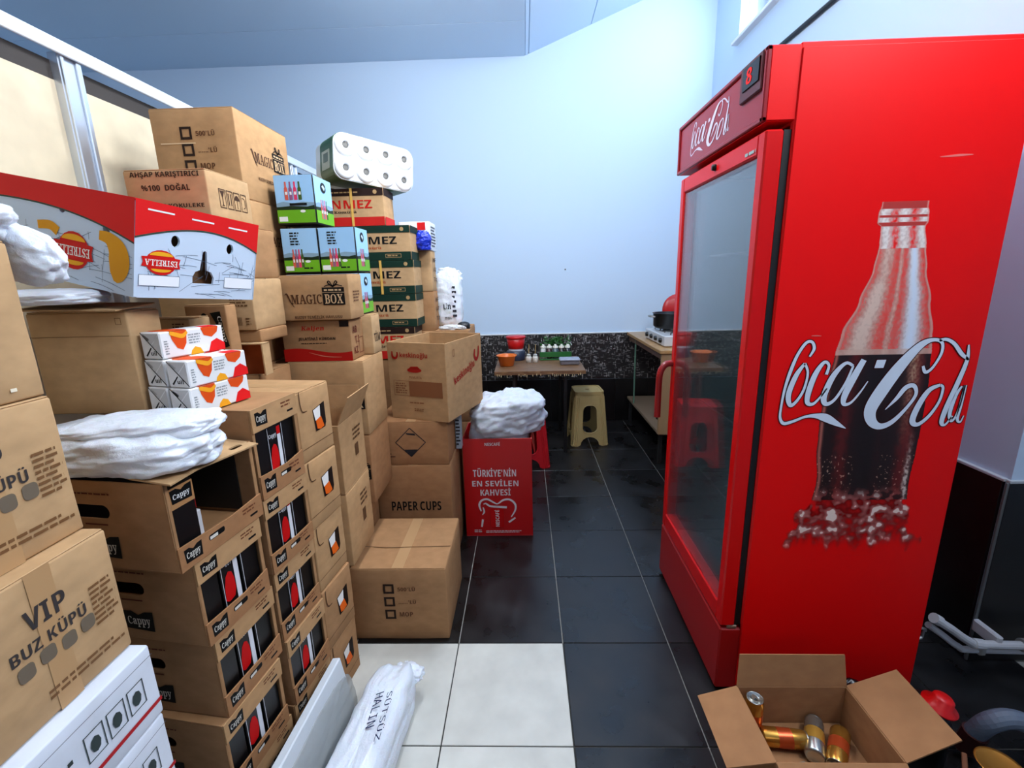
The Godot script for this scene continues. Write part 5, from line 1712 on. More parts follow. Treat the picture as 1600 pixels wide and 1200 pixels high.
func far_corner() -> void:
	stool("plastic_stool", "cream plastic stool standing on the dark tiles by the table", Vector3(0.573, 0, -4.19), 3.0, mat(Color(0.66, 0.57, 0.37), 0.45), 0.505)
	stool("plastic_stool", "red plastic stool behind the red coffee carton", Vector3(0.0, 0, -3.68), 8.0, mat(Color(0.72, 0.06, 0.10), 0.45), 0.50)
	# table with a cloth
	var t := thing("table", "small table with a wood patterned cloth and pale fringe, by the back wall", "table", Vector3(0.125, 0, -4.19))
	var cloth := StandardMaterial3D.new()
	cloth.albedo_texture = wood_texture(Color(0.56, 0.42, 0.28), Color(0.36, 0.24, 0.15))
	cloth.uv1_triplanar = true
	cloth.uv1_scale = Vector3(1.4, 1.4, 4.0)
	cloth.roughness = 0.45
	part("table_top", box_mesh(Vector3(0.76, 0.03, 0.68), 0.006, Vector3(0, 0.733, 0)), mat(Color(0.3, 0.22, 0.15), 0.6), t)
	part("cloth", box_mesh(Vector3(0.775, 0.004, 0.695), 0.0015, Vector3(0, 0.751, 0)), cloth, t)
	part("cloth_edge", box_mesh(Vector3(0.775, 0.03, 0.004), 0.001, Vector3(0, 0.735, 0.347)), cloth, t)
	var fr := begin()
	var g := RandomNumberGenerator.new()
	g.seed = 4
	for i in 46:
		if g.randf() < 0.62:
			add_box(fr, Vector3(0.006, g.randf_range(0.008, 0.022), 0.003), Vector3(-0.38 + i * 0.0168, 0.722 - g.randf() * 0.014, 0.350), 0.001)
	var fo := part("fringe", fr.commit(), mat(Color(0.80, 0.72, 0.55), 0.7), t)
	fo.set_meta("kind", "stuff")
	for x in [-0.22, 0.22]:
		for z in [-0.3, 0.3]:
			part("leg", box_mesh(Vector3(0.03, 0.718, 0.03), 0.004, Vector3(0, 0.359, 0)), mat(Color(0.04, 0.04, 0.04), 0.5), t, Vector3(x, 0, z))
	var ty := 0.7535
	var basin := thing("bowl", "orange plastic basin at the left end of the table", "bowl", Vector3(-0.165, ty, -4.10))
	part("bowl", lathe([Vector2(0.0, 0.004), Vector2(0.062, 0.004), Vector2(0.080, 0.085), Vector2(0.092, 0.092), Vector2(0.092, 0.098), Vector2(0.080, 0.096), Vector2(0.074, 0.09), Vector2(0.058, 0.008), Vector2(0.0, 0.008)], 32), mat(Color(0.86, 0.42, 0.08), 0.35), basin)
	var dark := thing("tin", "dark blue tin under the red tub on the table", "tin", Vector3(-0.085, ty, -4.40))
	part("tin", lathe([Vector2(0.0, 0.0), Vector2(0.085, 0.0), Vector2(0.088, 0.006), Vector2(0.088, 0.085), Vector2(0.08, 0.09), Vector2(0.0, 0.09)], 28), mat(Color(0.13, 0.16, 0.24), 0.35), dark)
	var rt := thing("tub", "red plastic tub with pale print on the dark tin", "tub", Vector3(-0.085, ty + 0.0905, -4.40))
	part("tub", lathe([Vector2(0.0, 0.0), Vector2(0.068, 0.0), Vector2(0.088, 0.115), Vector2(0.0, 0.115)], 28), mat(Color(0.72, 0.04, 0.05), 0.35), rt)
	part("lid", lathe([Vector2(0.0, 0.14), Vector2(0.088, 0.14), Vector2(0.094, 0.134), Vector2(0.094, 0.118), Vector2(0.0, 0.116)], 28), mat(Color(0.75, 0.05, 0.06), 0.35), rt)
	part("pale_band", lathe([Vector2(0.0685, 0.0), Vector2(0.0715, 0.018)], 28), mat(Color(0.80, 0.80, 0.84), 0.4), rt)
	for i in 2:
		var s := thing("salt_shaker", ["white salt shaker beside the red tub, left of two", "white salt shaker beside the red tub, right of two"][i], "shaker", Vector3(0.035 + i * 0.06, ty, -4.24))
		part("jar", lathe([Vector2(0.0, 0.0), Vector2(0.024, 0.0), Vector2(0.026, 0.05), Vector2(0.018, 0.06), Vector2(0.0, 0.06)], 18), mat(Color(0.82, 0.80, 0.76), 0.35), s)
		part("cap", lathe([Vector2(0.018, 0.06), Vector2(0.02, 0.062), Vector2(0.016, 0.078), Vector2(0.0, 0.08)], 16), mat(Color(0.7, 0.7, 0.68), 0.4), s)
		part("stick", tube_mesh([Vector3(0, 0.078, -0.006), Vector3(0.004, 0.165, -0.006)], 0.003, 6), mat(Color(0.72, 0.60, 0.38), 0.6), s)
	var rack := thing("spice_rack", "row rack holding white topped spice jars on the table", "rack", Vector3(0.29, ty, -4.36))
	var rb := begin()
	add_box(rb, Vector3(0.30, 0.012, 0.07), Vector3(0, 0.006, 0), 0.003)
	add_box(rb, Vector3(0.30, 0.05, 0.006), Vector3(0, 0.055, 0.034), 0.002)
	part("tray", rb.commit(), mat(Color(0.12, 0.36, 0.14), 0.4), rack)
	var wr := begin()
	for x in [-0.155, 0.155]:
		add_tube(wr, [Vector3(x, 0.0, 0), Vector3(x, 0.135, 0)], 0.003, 6)
	part("wire", wr.commit(), mat(Color(0.5, 0.5, 0.5), 0.3, 0.8), rack)
	for i in 5:
		var j := thing("spice_jar", ["first", "second", "middle", "fourth", "last"][i] + " spice jar from the left in the rack on the table", "jar", Vector3(0.174 + i * 0.058, ty + 0.0125, -4.365), 0.0, "spice jars in the rack")
		part("jar", lathe([Vector2(0.0, 0.0), Vector2(0.022, 0.0), Vector2(0.024, 0.01), Vector2(0.024, 0.10), Vector2(0.0, 0.10)], 16), mat([Color(0.75, 0.74, 0.72), Color(0.22, 0.12, 0.11), Color(0.32, 0.38, 0.40), Color(0.18, 0.13, 0.10), Color(0.12, 0.12, 0.11)][i], 0.25), j)
		part("lid", lathe([Vector2(0.026, 0.10), Vector2(0.026, 0.116), Vector2(0.012, 0.122), Vector2(0.010, 0.134), Vector2(0.0, 0.135)], 16), mat(Color(0.82, 0.80, 0.74), 0.4), j)
	var pl := thing("potted_plant", "small green leafy plant behind the spice rack", "plant", Vector3(0.30, ty, -4.475))
	part("pot", lathe([Vector2(0.0, 0.0), Vector2(0.035, 0.0), Vector2(0.045, 0.07), Vector2(0.04, 0.07), Vector2(0.0, 0.06)], 18), mat(Color(0.10, 0.22, 0.12), 0.5), pl)
	var lv := begin()
	for i in 130:
		var a := g.randf() * TAU
		var rr := g.randf_range(0.0, 0.16)
		var c := Vector3(cos(a) * rr, 0.10 + g.randf() * 0.10, sin(a) * rr * 0.25)
		var dd := Vector3(g.randf_range(-1, 1), g.randf_range(-0.3, 1), g.randf_range(-0.3, 1)).normalized() * 0.026
		var sd := dd.cross(Vector3(g.randf(), 0.3, 1)).normalized() * 0.009
		var nn := dd.cross(sd).normalized()
		quad(lv, c - dd, c + sd, c + dd, c - sd, nn)
	add_tube(lv, [Vector3(0, 0.05, 0), Vector3(0.01, 0.15, 0)], 0.006, 6)
	var lf := part("leaves", lv.commit(), mat(Color(0.13, 0.33, 0.11), 0.5), pl)
	lf.set_meta("kind", "stuff")
	var fc := thing("food_container", "flat clear food container with grey lid at the table's right end", "container", Vector3(0.40, ty, -4.12))
	part("box", box_mesh(Vector3(0.17, 0.035, 0.11), 0.008, Vector3(0, 0.0175, 0)), mat(Color(0.40, 0.38, 0.40), 0.2), fc)
	part("lid", box_mesh(Vector3(0.185, 0.022, 0.12), 0.008, Vector3(0, 0.047, 0)), mat(Color(0.62, 0.64, 0.70), 0.3), fc)
	var hk := thing("hanging_funnel", "small white funnel hanging on the tiles above the spice rack", "funnel", Vector3(0.455, 0.83, -4.765))
	part("cone", lathe([Vector2(0.034, 0.0), Vector2(0.034, 0.008), Vector2(0.012, 0.034), Vector2(0.006, 0.06), Vector2(0.004, 0.11)], 16), mat(Color(0.75, 0.75, 0.72), 0.5), hk)
	# counter along the right wall
	var wood := StandardMaterial3D.new()
	wood.albedo_texture = wood_texture(Color(0.74, 0.58, 0.38), Color(0.62, 0.46, 0.28))
	wood.uv1_triplanar = true
	wood.uv1_scale = Vector3(3.0, 3.0, 0.7)
	wood.roughness = 0.35
	var c := thing("counter", "pale wooden counter with lower shelf running back to the wall", "counter", Vector3(1.40, 0, -4.17))
	part("worktop", box_mesh(Vector3(0.70, 0.03, 1.20), 0.004, Vector3(0, 0.937, 0)), wood, c)
	part("apron", box_mesh(Vector3(0.02, 0.05, 1.16), 0.002, Vector3(-0.32, 0.897, 0)), mat(Color(0.32, 0.19, 0.11), 0.6), c)
	part("apron", box_mesh(Vector3(0.62, 0.05, 0.02), 0.002, Vector3(0, 0.897, 0.57)), mat(Color(0.32, 0.19, 0.11), 0.6), c)
	part("end_panel", box_mesh(Vector3(0.09, 0.66, 0.03), 0.003, Vector3(-0.29, 0.592, 0.575)), mat(Color(0.60, 0.48, 0.34), 0.5), c)
	part("lower_shelf", box_mesh(Vector3(0.66, 0.025, 1.16), 0.003, Vector3(0, 0.265, 0)), mat(Color(0.48, 0.40, 0.32), 0.6), c)
	part("back_post", box_mesh(Vector3(0.012, 0.64, 0.02), 0.002, Vector3(-0.325, 0.59, -0.31)), mat(Color(0.36, 0.50, 0.42), 0.5), c)
	for x in [-0.3, 0.3]:
		for z in [-0.54, 0.54]:
			part("leg", box_mesh(Vector3(0.03, 0.252, 0.03), 0.002, Vector3(0, 0.126, 0)), mat(Color(0.03, 0.03, 0.03), 0.6), c, Vector3(x, 0, z))
	# stove and pot
	var st := thing("gas_stove", "white table top gas stove with black knobs on the counter", "stove", Vector3(1.27, 0.9525, -4.02))
	part("body", box_mesh(Vector3(0.30, 0.085, 0.60), 0.006, Vector3(0, 0.0475, 0)), mat(Color(0.82, 0.82, 0.82), 0.25, 0.1), st)
	for i in 4:
		part("knob", lathe([Vector2(0.0, 0.02), Vector2(0.018, 0.018), Vector2(0.021, 0.0)], 16), mat(Color(0.03, 0.03, 0.03), 0.4), st, Vector3(-0.151, 0.045, -0.21 + i * 0.14), Vector3(0, 0, 90))
	for x in [-0.11, 0.11]:
		for z in [-0.25, 0.25]:
			part("foot", lathe([Vector2(0.0, 0.006), Vector2(0.012, 0.006), Vector2(0.012, 0.0)], 10), mat(Color(0.05, 0.05, 0.05), 0.6), st, Vector3(x, 0, z))
	for z in [-0.15, 0.15]:
		var gr := begin()
		for k in 4:
			var a := PI / 4 + k * PI / 2
			add_tube(gr, [Vector3(cos(a) * 0.03, 0.108, sin(a) * 0.03), Vector3(cos(a) * 0.11, 0.108, sin(a) * 0.11), Vector3(cos(a) * 0.115, 0.09, sin(a) * 0.115)], 0.005, 6)
		part("grate", gr.commit(), mat(Color(0.05, 0.05, 0.05), 0.5), st, Vector3(0, 0, z))
		part("burner", lathe([Vector2(0.0, 0.103), Vector2(0.03, 0.103), Vector2(0.036, 0.09)], 18), mat(Color(0.4, 0.4, 0.4), 0.35, 0.7), st, Vector3(0, 0, z))
	var pot := thing("cooking_pot", "black square griddle pan sitting on the white stove", "pot", Vector3(1.28, 1.0665, -4.10))
	part("pan", lathe([Vector2(0.0, 0.0), Vector2(0.125, 0.0), Vector2(0.145, 0.02), Vector2(0.15, 0.125), Vector2(0.158, 0.13), Vector2(0.143, 0.13), Vector2(0.13, 0.02), Vector2(0.0, 0.012)], 28), mat(Color(0.025, 0.027, 0.027), 0.4), pot)
	for s in [-1.0, 1.0]:
		part("handle", tube_mesh(smooth_path([Vector3(s * 0.148, 0.10, -0.04), Vector3(s * 0.185, 0.105, -0.03), Vector3(s * 0.185, 0.105, 0.03), Vector3(s * 0.148, 0.10, 0.04)], 4), 0.008, 8), mat(Color(0.6, 0.6, 0.58), 0.4, 0.5), pot)
	var rl := thing("round_lid", "red round lid standing up behind the black pan", "lid", Vector3(1.40, 1.0665, -4.295), 0.0)
	part("disc", lathe([Vector2(0.0, 0.022), Vector2(0.10, 0.018), Vector2(0.135, 0.006), Vector2(0.14, -0.006), Vector2(0.13, -0.01), Vector2(0.0, -0.004)], 32), mat(Color(0.70, 0.03, 0.05), 0.35), rl, Vector3(0, 0.142, 0), Vector3(86, 0, 0))
	part("knob", lathe([Vector2(0.0, 0.05), Vector2(0.018, 0.046), Vector2(0.014, 0.02)], 14), mat(Color(0.85, 0.85, 0.85), 0.4), rl, Vector3(0, 0.142, 0.004), Vector3(86, 0, 0))
	var jar := thing("jar", "dark glass jar with silver cap on the counter's lower shelf", "jar", Vector3(1.20, 0.278, -3.95))
	part("jar", lathe([Vector2(0.0, 0.0), Vector2(0.05, 0.0), Vector2(0.052, 0.08), Vector2(0.035, 0.12), Vector2(0.035, 0.16), Vector2(0.0, 0.16)], 20), mat(Color(0.03, 0.025, 0.025), 0.15), jar)
	part("cap", lathe([Vector2(0.037, 0.15), Vector2(0.039, 0.185), Vector2(0.0, 0.19)], 18), mat(Color(0.6, 0.62, 0.64), 0.25, 0.8), jar)

func wood_texture(a: Color, b: Color) -> ImageTexture:
	var im := Image.create(256, 256, false, Image.FORMAT_RGB8)
	var n := FastNoiseLite.new()
	n.seed = 17
	n.frequency = 0.02
	for y in 256:
		for x in 256:
			var k := 0.5 + 0.5 * sin((y + n.get_noise_2d(x * 0.4, y * 2.0) * 26.0) * 0.35)
			k = k * 0.6 + 0.4 * (0.5 + n.get_noise_2d(x * 1.5, y * 6.0))
			im.set_pixel(x, y, b.lerp(a, clampf(k, 0, 1)))
	return ImageTexture.create_from_image(im)

# ------------------------------------------------------------------ the red drinks cooler
const LOGO := {
	"C": "126,1280,5 137,1305,8 128,1326,7 110,1323,8 89,1287,8 73,1235,9 61,1176,7 56,1116,6 57,1082,7 70,1063,9 98,1069,8 135,1084,7 167,1087,12 200,1080,22 234,1062,15 269,1043,2",
	"o": "114,1259,7 91,1219,13 75,1159,14 84,1124,11 102,1136,8 121,1175,7 127,1228,6 114,1259,7",
	"c": "185,1222,8 189,1251,7 173,1261,9 151,1224,14 137,1168,15 137,1132,12 156,1127,8 178,1153,5 192,1177,4",
	"a": "264,1248,7 239,1257,9 207,1217,15 187,1154,16 195,1126,12 221,1140,8 248,1193,7 264,1248,6",
	"a_stem": "294,1267,15 271,1212,19 251,1153,17 252,1125,11 273,1129,7 297,1162,5 316,1198,3",
	"C_big": "477,1244,7 488,1224,9 508,1240,7 526,1285,7 520,1318,8 490,1325,10 454,1305,20 406,1242,31 362,1164,36 338,1105,33 348,1065,26 377,1048,17 413,1064,13 450,1110,9 471,1153,9 460,1181,11 436,1175,13 413,1140,10 384,1104,2",
	"o_end": "541,1182,8 509,1165,13 484,1112,16 475,1065,16 494,1053,11 524,1081,9 547,1128,7 551,1171,7 541,1182,7",
	"swash": "512,1323,7 533,1326,8 559,1312,9 587,1280,10 612,1261,6",
	"l": "603,1308,4 607,1258,10 591,1180,13 573,1107,14 567,1060,12 580,1051,6 597,1080,4",
	"a_end": "608,1177,5 595,1147,9 587,1090,10 596,1063,7 607,1077,5 615,1127,4 617,1180,5",
	"a_end_stem": "619,1180,7 616,1113,9 614,1070,8 625,1059,5 632,1080,3",
}

func logo(o: Node3D, f: Transform3D, grow: float, z: float, c: Color, called: String) -> void:
	var st := begin()
	for key in LOGO:
		var pts: Array = []
		for w in (LOGO[key] as String).split(" "):
			var v := w.split(",")
			pts.append(Vector3(v[0].to_float() / 1000.0, v[1].to_float() / 1000.0, v[2].to_float() * 1.18 / 1000.0))
		ink_ribbon(st, f, pts, z, grow, 6)
	var g := grow
	ink_poly(st, f, PackedVector2Array([Vector2(0.329 - g, 1.240 - g), Vector2(0.357 + g, 1.240 - g), Vector2(0.362 + g, 1.266 + g), Vector2(0.334 - g, 1.266 + g)]), z)
	commit_print(called, st, c, o, 0.35)

func bottle_texture() -> ImageTexture:
	var W := 400
	var H := 860
	var im := Image.create(W, H, false, Image.FORMAT_RGBA8)
	var x0 := 0.06
	var x1 := 0.62
	var y0 := 0.58
	var y1 := 1.73
	var ys: Array = [0.58, 0.62, 0.72, 0.767, 0.86, 0.972, 1.08, 1.187, 1.283, 1.349, 1.446, 1.54, 1.604, 1.66, 1.672, 1.70, 1.717]
	var le: Array = [0.16, 0.12, 0.15, 0.19, 0.200, 0.187, 0.184, 0.190, 0.203, 0.214, 0.252, 0.280, 0.287, 0.285, 0.272, 0.272, 0.277]
	var ri: Array = [0.52, 0.55, 0.52, 0.505, 0.500, 0.505, 0.506, 0.504, 0.496, 0.488, 0.465, 0.437, 0.424, 0.412, 0.418, 0.416, 0.410]
	var n := FastNoiseLite.new()
	n.seed = 2
	n.frequency = 1.0
	n.fractal_octaves = 3
	var nf := FastNoiseLite.new()
	nf.seed = 9
	nf.frequency = 1.0
	nf.fractal_octaves = 2
	for py in H:
		var y := y1 - (y1 - y0) * py / H
		var k := 0
		while k < ys.size() - 2 and ys[k + 1] < y:
			k += 1
		var t := clampf((y - ys[k]) / (ys[k + 1] - ys[k]), 0, 1)
		t = t * t * (3 - 2 * t)
		var l: float = lerpf(le[k], le[k + 1], t)
		var r: float = lerpf(ri[k], ri[k + 1], t)
		for px in W:
			var x := x0 + (x1 - x0) * px / W
			var u := (x - (l + r) / 2) / ((r - l) / 2)
			var fine := nf.get_noise_2d(x * 75, y * 60)
			var mid := n.get_noise_2d(x * 40, y * 22)
			var col := Color(0.85, 0.03, 0.03, 0.0)
			if y > 0.79:
				if absf(u) < 1.0:
					var edge := smoothstep(0.90, 0.97, absf(u))
					if y > 1.283:
						# clear glass with frosted lights
						var b1 := exp(-pow((u + 0.55) / 0.24, 2.0)) * (0.85 if y < 1.5 else 0.6)
						var b2 := exp(-pow((u - 0.52) / 0.20, 2.0)) * 1.0
						var b3 := exp(-pow((u - 0.02) / 0.07, 2.0)) * 0.45
						var aa := clampf((b1 + b2 + b3) * (1.1 + 0.22 * fine) + 0.14 + 0.12 * fine, 0.05, 0.97)
						col = Color(0.86, 0.74, 0.68, aa).lerp(Color(0.84, 0.88, 0.95, aa), b2)
						if y > 1.60:
							var bands := 0.5 + 0.5 * sin(u * 8.0 + 1.2)
							col = Color(0.90, 0.86, 0.84, clampf(0.15 + 0.8 * bands + fine * 0.3, 0, 1))
							if absf(y - 1.668) < 0.005 or y > 1.710 or absf(y - 1.69) < 0.003:
								col = Color(0.72, 0.22, 0.20, 0.9)
						if y < 1.30:
							col = col.lerp(Color(0.80, 0.66, 0.60, 1), 0.6)
						col = col.lerp(Color(0.88, 0.62, 0.58, 0.9), edge * 0.8)
					else:
						# dark drink, fluted glass
						var fl := 0.5 + 0.5 * sin(u * 10.0 + 0.5 + mid * 0.8)
						var c := Color(0.11, 0.02, 0.02).lerp(Color(0.46, 0.05, 0.04), fl * fl * (0.35 + 0.5 * absf(u)))
						c = c.lerp(Color(0.05, 0.012, 0.012), exp(-pow((u - 0.05) / 0.22, 2.0)) * 0.85)
						var cream := exp(-pow((u - 0.68) / 0.12, 2.0)) * clampf((y - 0.95) * 4.0, 0, 1)
						c = c.lerp(Color(0.66, 0.52, 0.42), cream * (0.75 + fine * 0.6))
						var cream2 := exp(-pow((u - 0.86 - (1.0 - y) * 0.3) / 0.06, 2.0)) * clampf((1.05 - y) * 6.0, 0, 1)
						c = c.lerp(Color(0.80, 0.72, 0.68), clampf(cream2 * (0.9 + fine), 0, 1))
						var lf := exp(-pow((u + 0.95) / 0.04, 2.0))
						c = c.lerp(Color(0.80, 0.46, 0.40), lf * 0.8)
						if fine > 0.52 and y < 0.95 and absf(u) > 0.25:
							c = c.lerp(Color(0.9, 0.75, 0.65), 0.7)
						col = Color(c.r, c.g, c.b, 1.0)
			# splash and ice at the foot
			if y < 0.90:
				var d := (0.86 - y) / 0.24
				var spread := clampf(d, 0, 1)
				var lim := 1.0 + 0.12 * spread + 0.28 * n.get_noise_2d(x * 14, y * 9)
				var inside := smoothstep(lim, lim - 0.12, absf(u))
				var ice := 0.65 * nf.get_noise_2d(x * 24, y * 22) + 0.7 * n.get_noise_2d(x * 11, y * 17)
				var bot := smoothstep(0.605, 0.66, y + 0.04 * n.get_noise_2d(x * 20, 3.0))
				var wgt := smoothstep(0.0, 0.35, d) * inside * bot
				var ic := Color(0.36, 0.03, 0.03).lerp(Color(0.82, 0.55, 0.52), clampf(ice * 0.9 + 0.45, 0, 1))
				if ice > 0.38:
					ic = Color(0.92, 0.82, 0.78)
				if d < 0.55 and ice < -0.1:
					ic = Color(0.16, 0.02, 0.02)
				var a2 := clampf(wgt * (0.72 + ice * 0.8), 0, 1)
				var base_a := col.a * (1.0 - smoothstep(0.2, 0.6, d))
				var na := maxf(a2, base_a)
				col = Color(lerpf(col.r, ic.r, wgt), lerpf(col.g, ic.g, wgt), lerpf(col.b, ic.b, wgt), na)
			im.set_pixel(px, py, col)
	return ImageTexture.create_from_image(im)

func cooler() -> void:
	var red := mat(Color(0.90, 0.016, 0.02), 0.4, 0.0, 0, 0.35)
	var deep := mat(Color(0.55, 0.06, 0.10), 0.3, 0.0, 0, 0.5)
	var o := thing("drinks_cooler", "tall red drinks cooler with glass door and a bottle picture on its side", "cooler", Vector3(1.05, 0, -1.82))
	# local x: -0.36 door face, +0.355 back; z: +0.37 near side, -0.37 far side
	var cb := begin()
	var zn := 0.37
	add_box(cb, Vector3(0.64, 2.0, 0.02), Vector3(0.035, 1.146, zn - 0.01), 0.003)
	add_box(cb, Vector3(0.64, 2.0, 0.02), Vector3(0.035, 1.146, -zn + 0.01), 0.003)
	add_box(cb, Vector3(0.02, 2.0, 0.70), Vector3(0.345, 1.146, 0), 0.003)
	add_box(cb, Vector3(0.62, 0.20, 0.70), Vector3(0.025, 2.046, 0), 0.003)
	add_box(cb, Vector3(0.64, 0.27, 0.74), Vector3(0.035, 0.165, 0), 0.003)
	part("cabinet", cb.commit(), red, o)
	part("side_panel", box_mesh(Vector3(0.636, 2.096, 0.004), 0.0015, Vector3(0.036, 1.084, zn + 0.0021)), red, o)
	var li := begin()
	var black := mat(Color(0.02, 0.02, 0.022), 0.5)
	add_box(li, Vector3(0.60, 1.62, 0.004), Vector3(0.02, 1.12, 0.345))
	add_box(li, Vector3(0.60, 1.62, 0.004), Vector3(0.02, 1.12, -0.345))
	add_box(li, Vector3(0.004, 1.62, 0.69), Vector3(0.32, 1.12, 0))
	add_box(li, Vector3(0.60, 0.004, 0.69), Vector3(0.02, 0.31, 0))
	add_box(li, Vector3(0.60, 0.004, 0.69), Vector3(0.02, 1.93, 0))
	part("liner", li.commit(), black, o)
	for k in 4:
		var sh := begin()
		for i in 12:
			add_tube(sh, [Vector3(-0.22, 0, -0.32 + i * 0.058), Vector3(0.28, 0, -0.32 + i * 0.058)], 0.0025, 5)
		add_tube(sh, [Vector3(-0.22, 0, -0.33), Vector3(-0.22, 0, 0.33)], 0.004, 6)
		part("shelf", sh.commit(), mat(Color(0.05, 0.05, 0.05), 0.5), o, Vector3(0, 0.62 + k * 0.33, 0))
	# header with the sign
	var hd := begin()
	add_box(hd, Vector3(0.085, 0.19, 0.74), Vector3(-0.3225, 2.047, 0), 0.004)
	part("header", hd.commit(), red, o)
	var sg := begin()
	add_box(sg, Vector3(0.006, 0.158, 0.706), Vector3(-0.366, 2.045, 0), 0.002)
	part("sign_panel", sg.commit(), deep, o)
	var fr := begin()
	add_box(fr, Vector3(0.014, 0.014, 0.74), Vector3(-0.368, 2.135, 0), 0.003)
	add_box(fr, Vector3(0.014, 0.014, 0.74), Vector3(-0.368, 1.959, 0), 0.003)
	add_box(fr, Vector3(0.014, 0.19, 0.014), Vector3(-0.368, 2.047, 0.363), 0.003)
	add_box(fr, Vector3(0.014, 0.19, 0.014), Vector3(-0.368, 2.047, -0.363), 0.003)
	part("sign_frame", fr.commit(), deep, o)
	var ff := Transform3D(Basis(Vector3.BACK * 0.62, Vector3.UP * 0.42, Vector3.LEFT), Vector3(-0.3702, 2.05 - 1.19 * 0.42, -0.255))
	logo(o, ff, 0.0, 0.0, Color(0.80, 0.78, 0.84), "sign_lettering")
	var dp := begin()
	add_box(dp, Vector3(0.012, 0.10, 0.135), Vector3(-0.372, 2.09, 0.285), 0.003)
	part("display_bezel", dp.commit(), mat(Color(0.30, 0.03, 0.05), 0.35), o)
	part("display", box_mesh(Vector3(0.004, 0.062, 0.10), 0.001, Vector3(-0.3795, 2.098, 0.29)), mat(Color(0.04, 0.02, 0.03), 0.2), o)
	var dg := StandardMaterial3D.new()
	dg.albedo_color = Color(0.75, 0.05, 0.06)
	dg.emission_enabled = true
	dg.emission = Color(0.9, 0.06, 0.06)
	dg.emission_energy_multiplier = 0.35
	var dt := begin()
	ink_text(dt, Transform3D(Basis(Vector3.BACK, Vector3.UP, Vector3.LEFT), Vector3(-0.3825, 2.078, 0.265)), "8", 0.0, 0.0, 0.042, 0.035, sans)
	part("display_digit", dt.commit(), dg, o)
	# door
	var dr := begin()
	var y0 := 0.292
	var y1 := 1.932
	add_box(dr, Vector3(0.052, y1 - y0, 0.042), Vector3(-0.334, (y0 + y1) / 2, 0.349), 0.005)
	add_box(dr, Vector3(0.052, y1 - y0, 0.042), Vector3(-0.334, (y0 + y1) / 2, -0.329), 0.005)
	add_box(dr, Vector3(0.052, 0.06, 0.638), Vector3(-0.334, y1 - 0.03, 0.01), 0.005)
	add_box(dr, Vector3(0.052, 0.075, 0.638), Vector3(-0.334, y0 + 0.0375, 0.01), 0.005)
	part("door_frame", dr.commit(), mat(Color(0.80, 0.02, 0.03), 0.32, 0.0, 0, 0.4), o)
	var gm := StandardMaterial3D.new()
	gm.transparency = BaseMaterial3D.TRANSPARENCY_ALPHA
	gm.albedo_color = Color(0.55, 0.68, 0.72, 0.03)
	gm.roughness = 0.02
	gm.metallic_specular = 0.5
	part("glass", box_mesh(Vector3(0.004, 1.50, 0.634), 0.0, Vector3(-0.352, 1.117, 0.01)), gm, o)
	part("glass", box_mesh(Vector3(0.004, 1.50, 0.634), 0.0, Vector3(-0.328, 1.117, 0.01)), gm, o)
	var gk := begin()
	for a in [[0.349, 0.03], [-0.329, 0.03]]:
		add_box(gk, Vector3(0.024, y1 - y0, a[1]), Vector3(-0.296, (y0 + y1) / 2, a[0]), 0.002)
	add_box(gk, Vector3(0.024, 0.03, 0.65), Vector3(-0.296, y1 - 0.015, 0.01), 0.002)
	add_box(gk, Vector3(0.024, 0.03, 0.65), Vector3(-0.296, y0 + 0.015, 0.01), 0.002)
	part("door_gasket", gk.commit(), black, o)
	part("lock", lathe([Vector2(0.0, 0.012), Vector2(0.010, 0.011), Vector2(0.012, 0.0)], 14), mat(Color(0.12, 0.10, 0.09), 0.35, 0.6), o, Vector3(-0.360, 1.905, 0.02), Vector3(0, 0, 90))
	var bd := begin()
	ink_fine(bd, Transform3D(Basis(Vector3.BACK, Vector3.UP, Vector3.LEFT), Vector3(-0.3622, 1.880, 0.255)), 0.0, 0.0, 0.07, 0.018, 1, 4)
	commit_print("maker_badge", bd, Color(0.6, 0.7, 0.7), o)
	part("hinge", box_mesh(Vector3(0.036, 0.014, 0.03), 0.003, Vector3(-0.315, 0.284, 0.352)), mat(Color(0.62, 0.5, 0.42), 0.35, 0.6), o)
	var hp: Array = smooth_path([Vector3(-0.362, 1.13, -0.325), Vector3(-0.392, 1.125, -0.325), Vector3(-0.415, 1.09, -0.325), Vector3(-0.420, 1.02, -0.325), Vector3(-0.420, 0.87, -0.325)], 5)
	part("handle", tube_mesh(hp, 0.015, 12), mat(Color(0.55, 0.02, 0.03), 0.35), o)
	# plinth
	var pb := begin()
	add_box(pb, Vector3(0.09, 0.262, 0.735), Vector3(-0.312, 0.147, 0), 0.006)
	part("plinth", pb.commit(), mat(Color(0.62, 0.025, 0.03), 0.4), o)
	for x in [-0.28, 0.28]:
		for z in [-0.3, 0.3]:
			part("foot", lathe([Vector2(0.0, 0.03), Vector2(0.022, 0.03), Vector2(0.026, 0.0)], 12), black, o, Vector3(x, 0, z))
	# picture on the near side: local frame starts at the panel's front edge
	var sf := Transform3D(Basis.IDENTITY, Vector3(-0.29, 0.0, zn + 0.0046))
	var bm := StandardMaterial3D.new()
	bm.albedo_texture = bottle_texture()
	bm.transparency = BaseMaterial3D.TRANSPARENCY_ALPHA
	bm.roughness = 0.38
	var q := begin()
	var uv: Array = [Vector2(0, 1), Vector2(1, 1), Vector2(1, 0), Vector2(0, 0)]
	var ps: Array = [Vector3(0.06, 0.58, 0), Vector3(0.62, 0.58, 0), Vector3(0.62, 1.73, 0), Vector3(0.06, 1.73, 0)]
	for i in [0, 2, 1, 0, 3, 2]:
		q.set_normal(Vector3.BACK)
		q.set_uv(uv[i])
		q.add_vertex(sf * (ps[i] as Vector3))
	part("bottle_picture", q.commit(), bm, o)
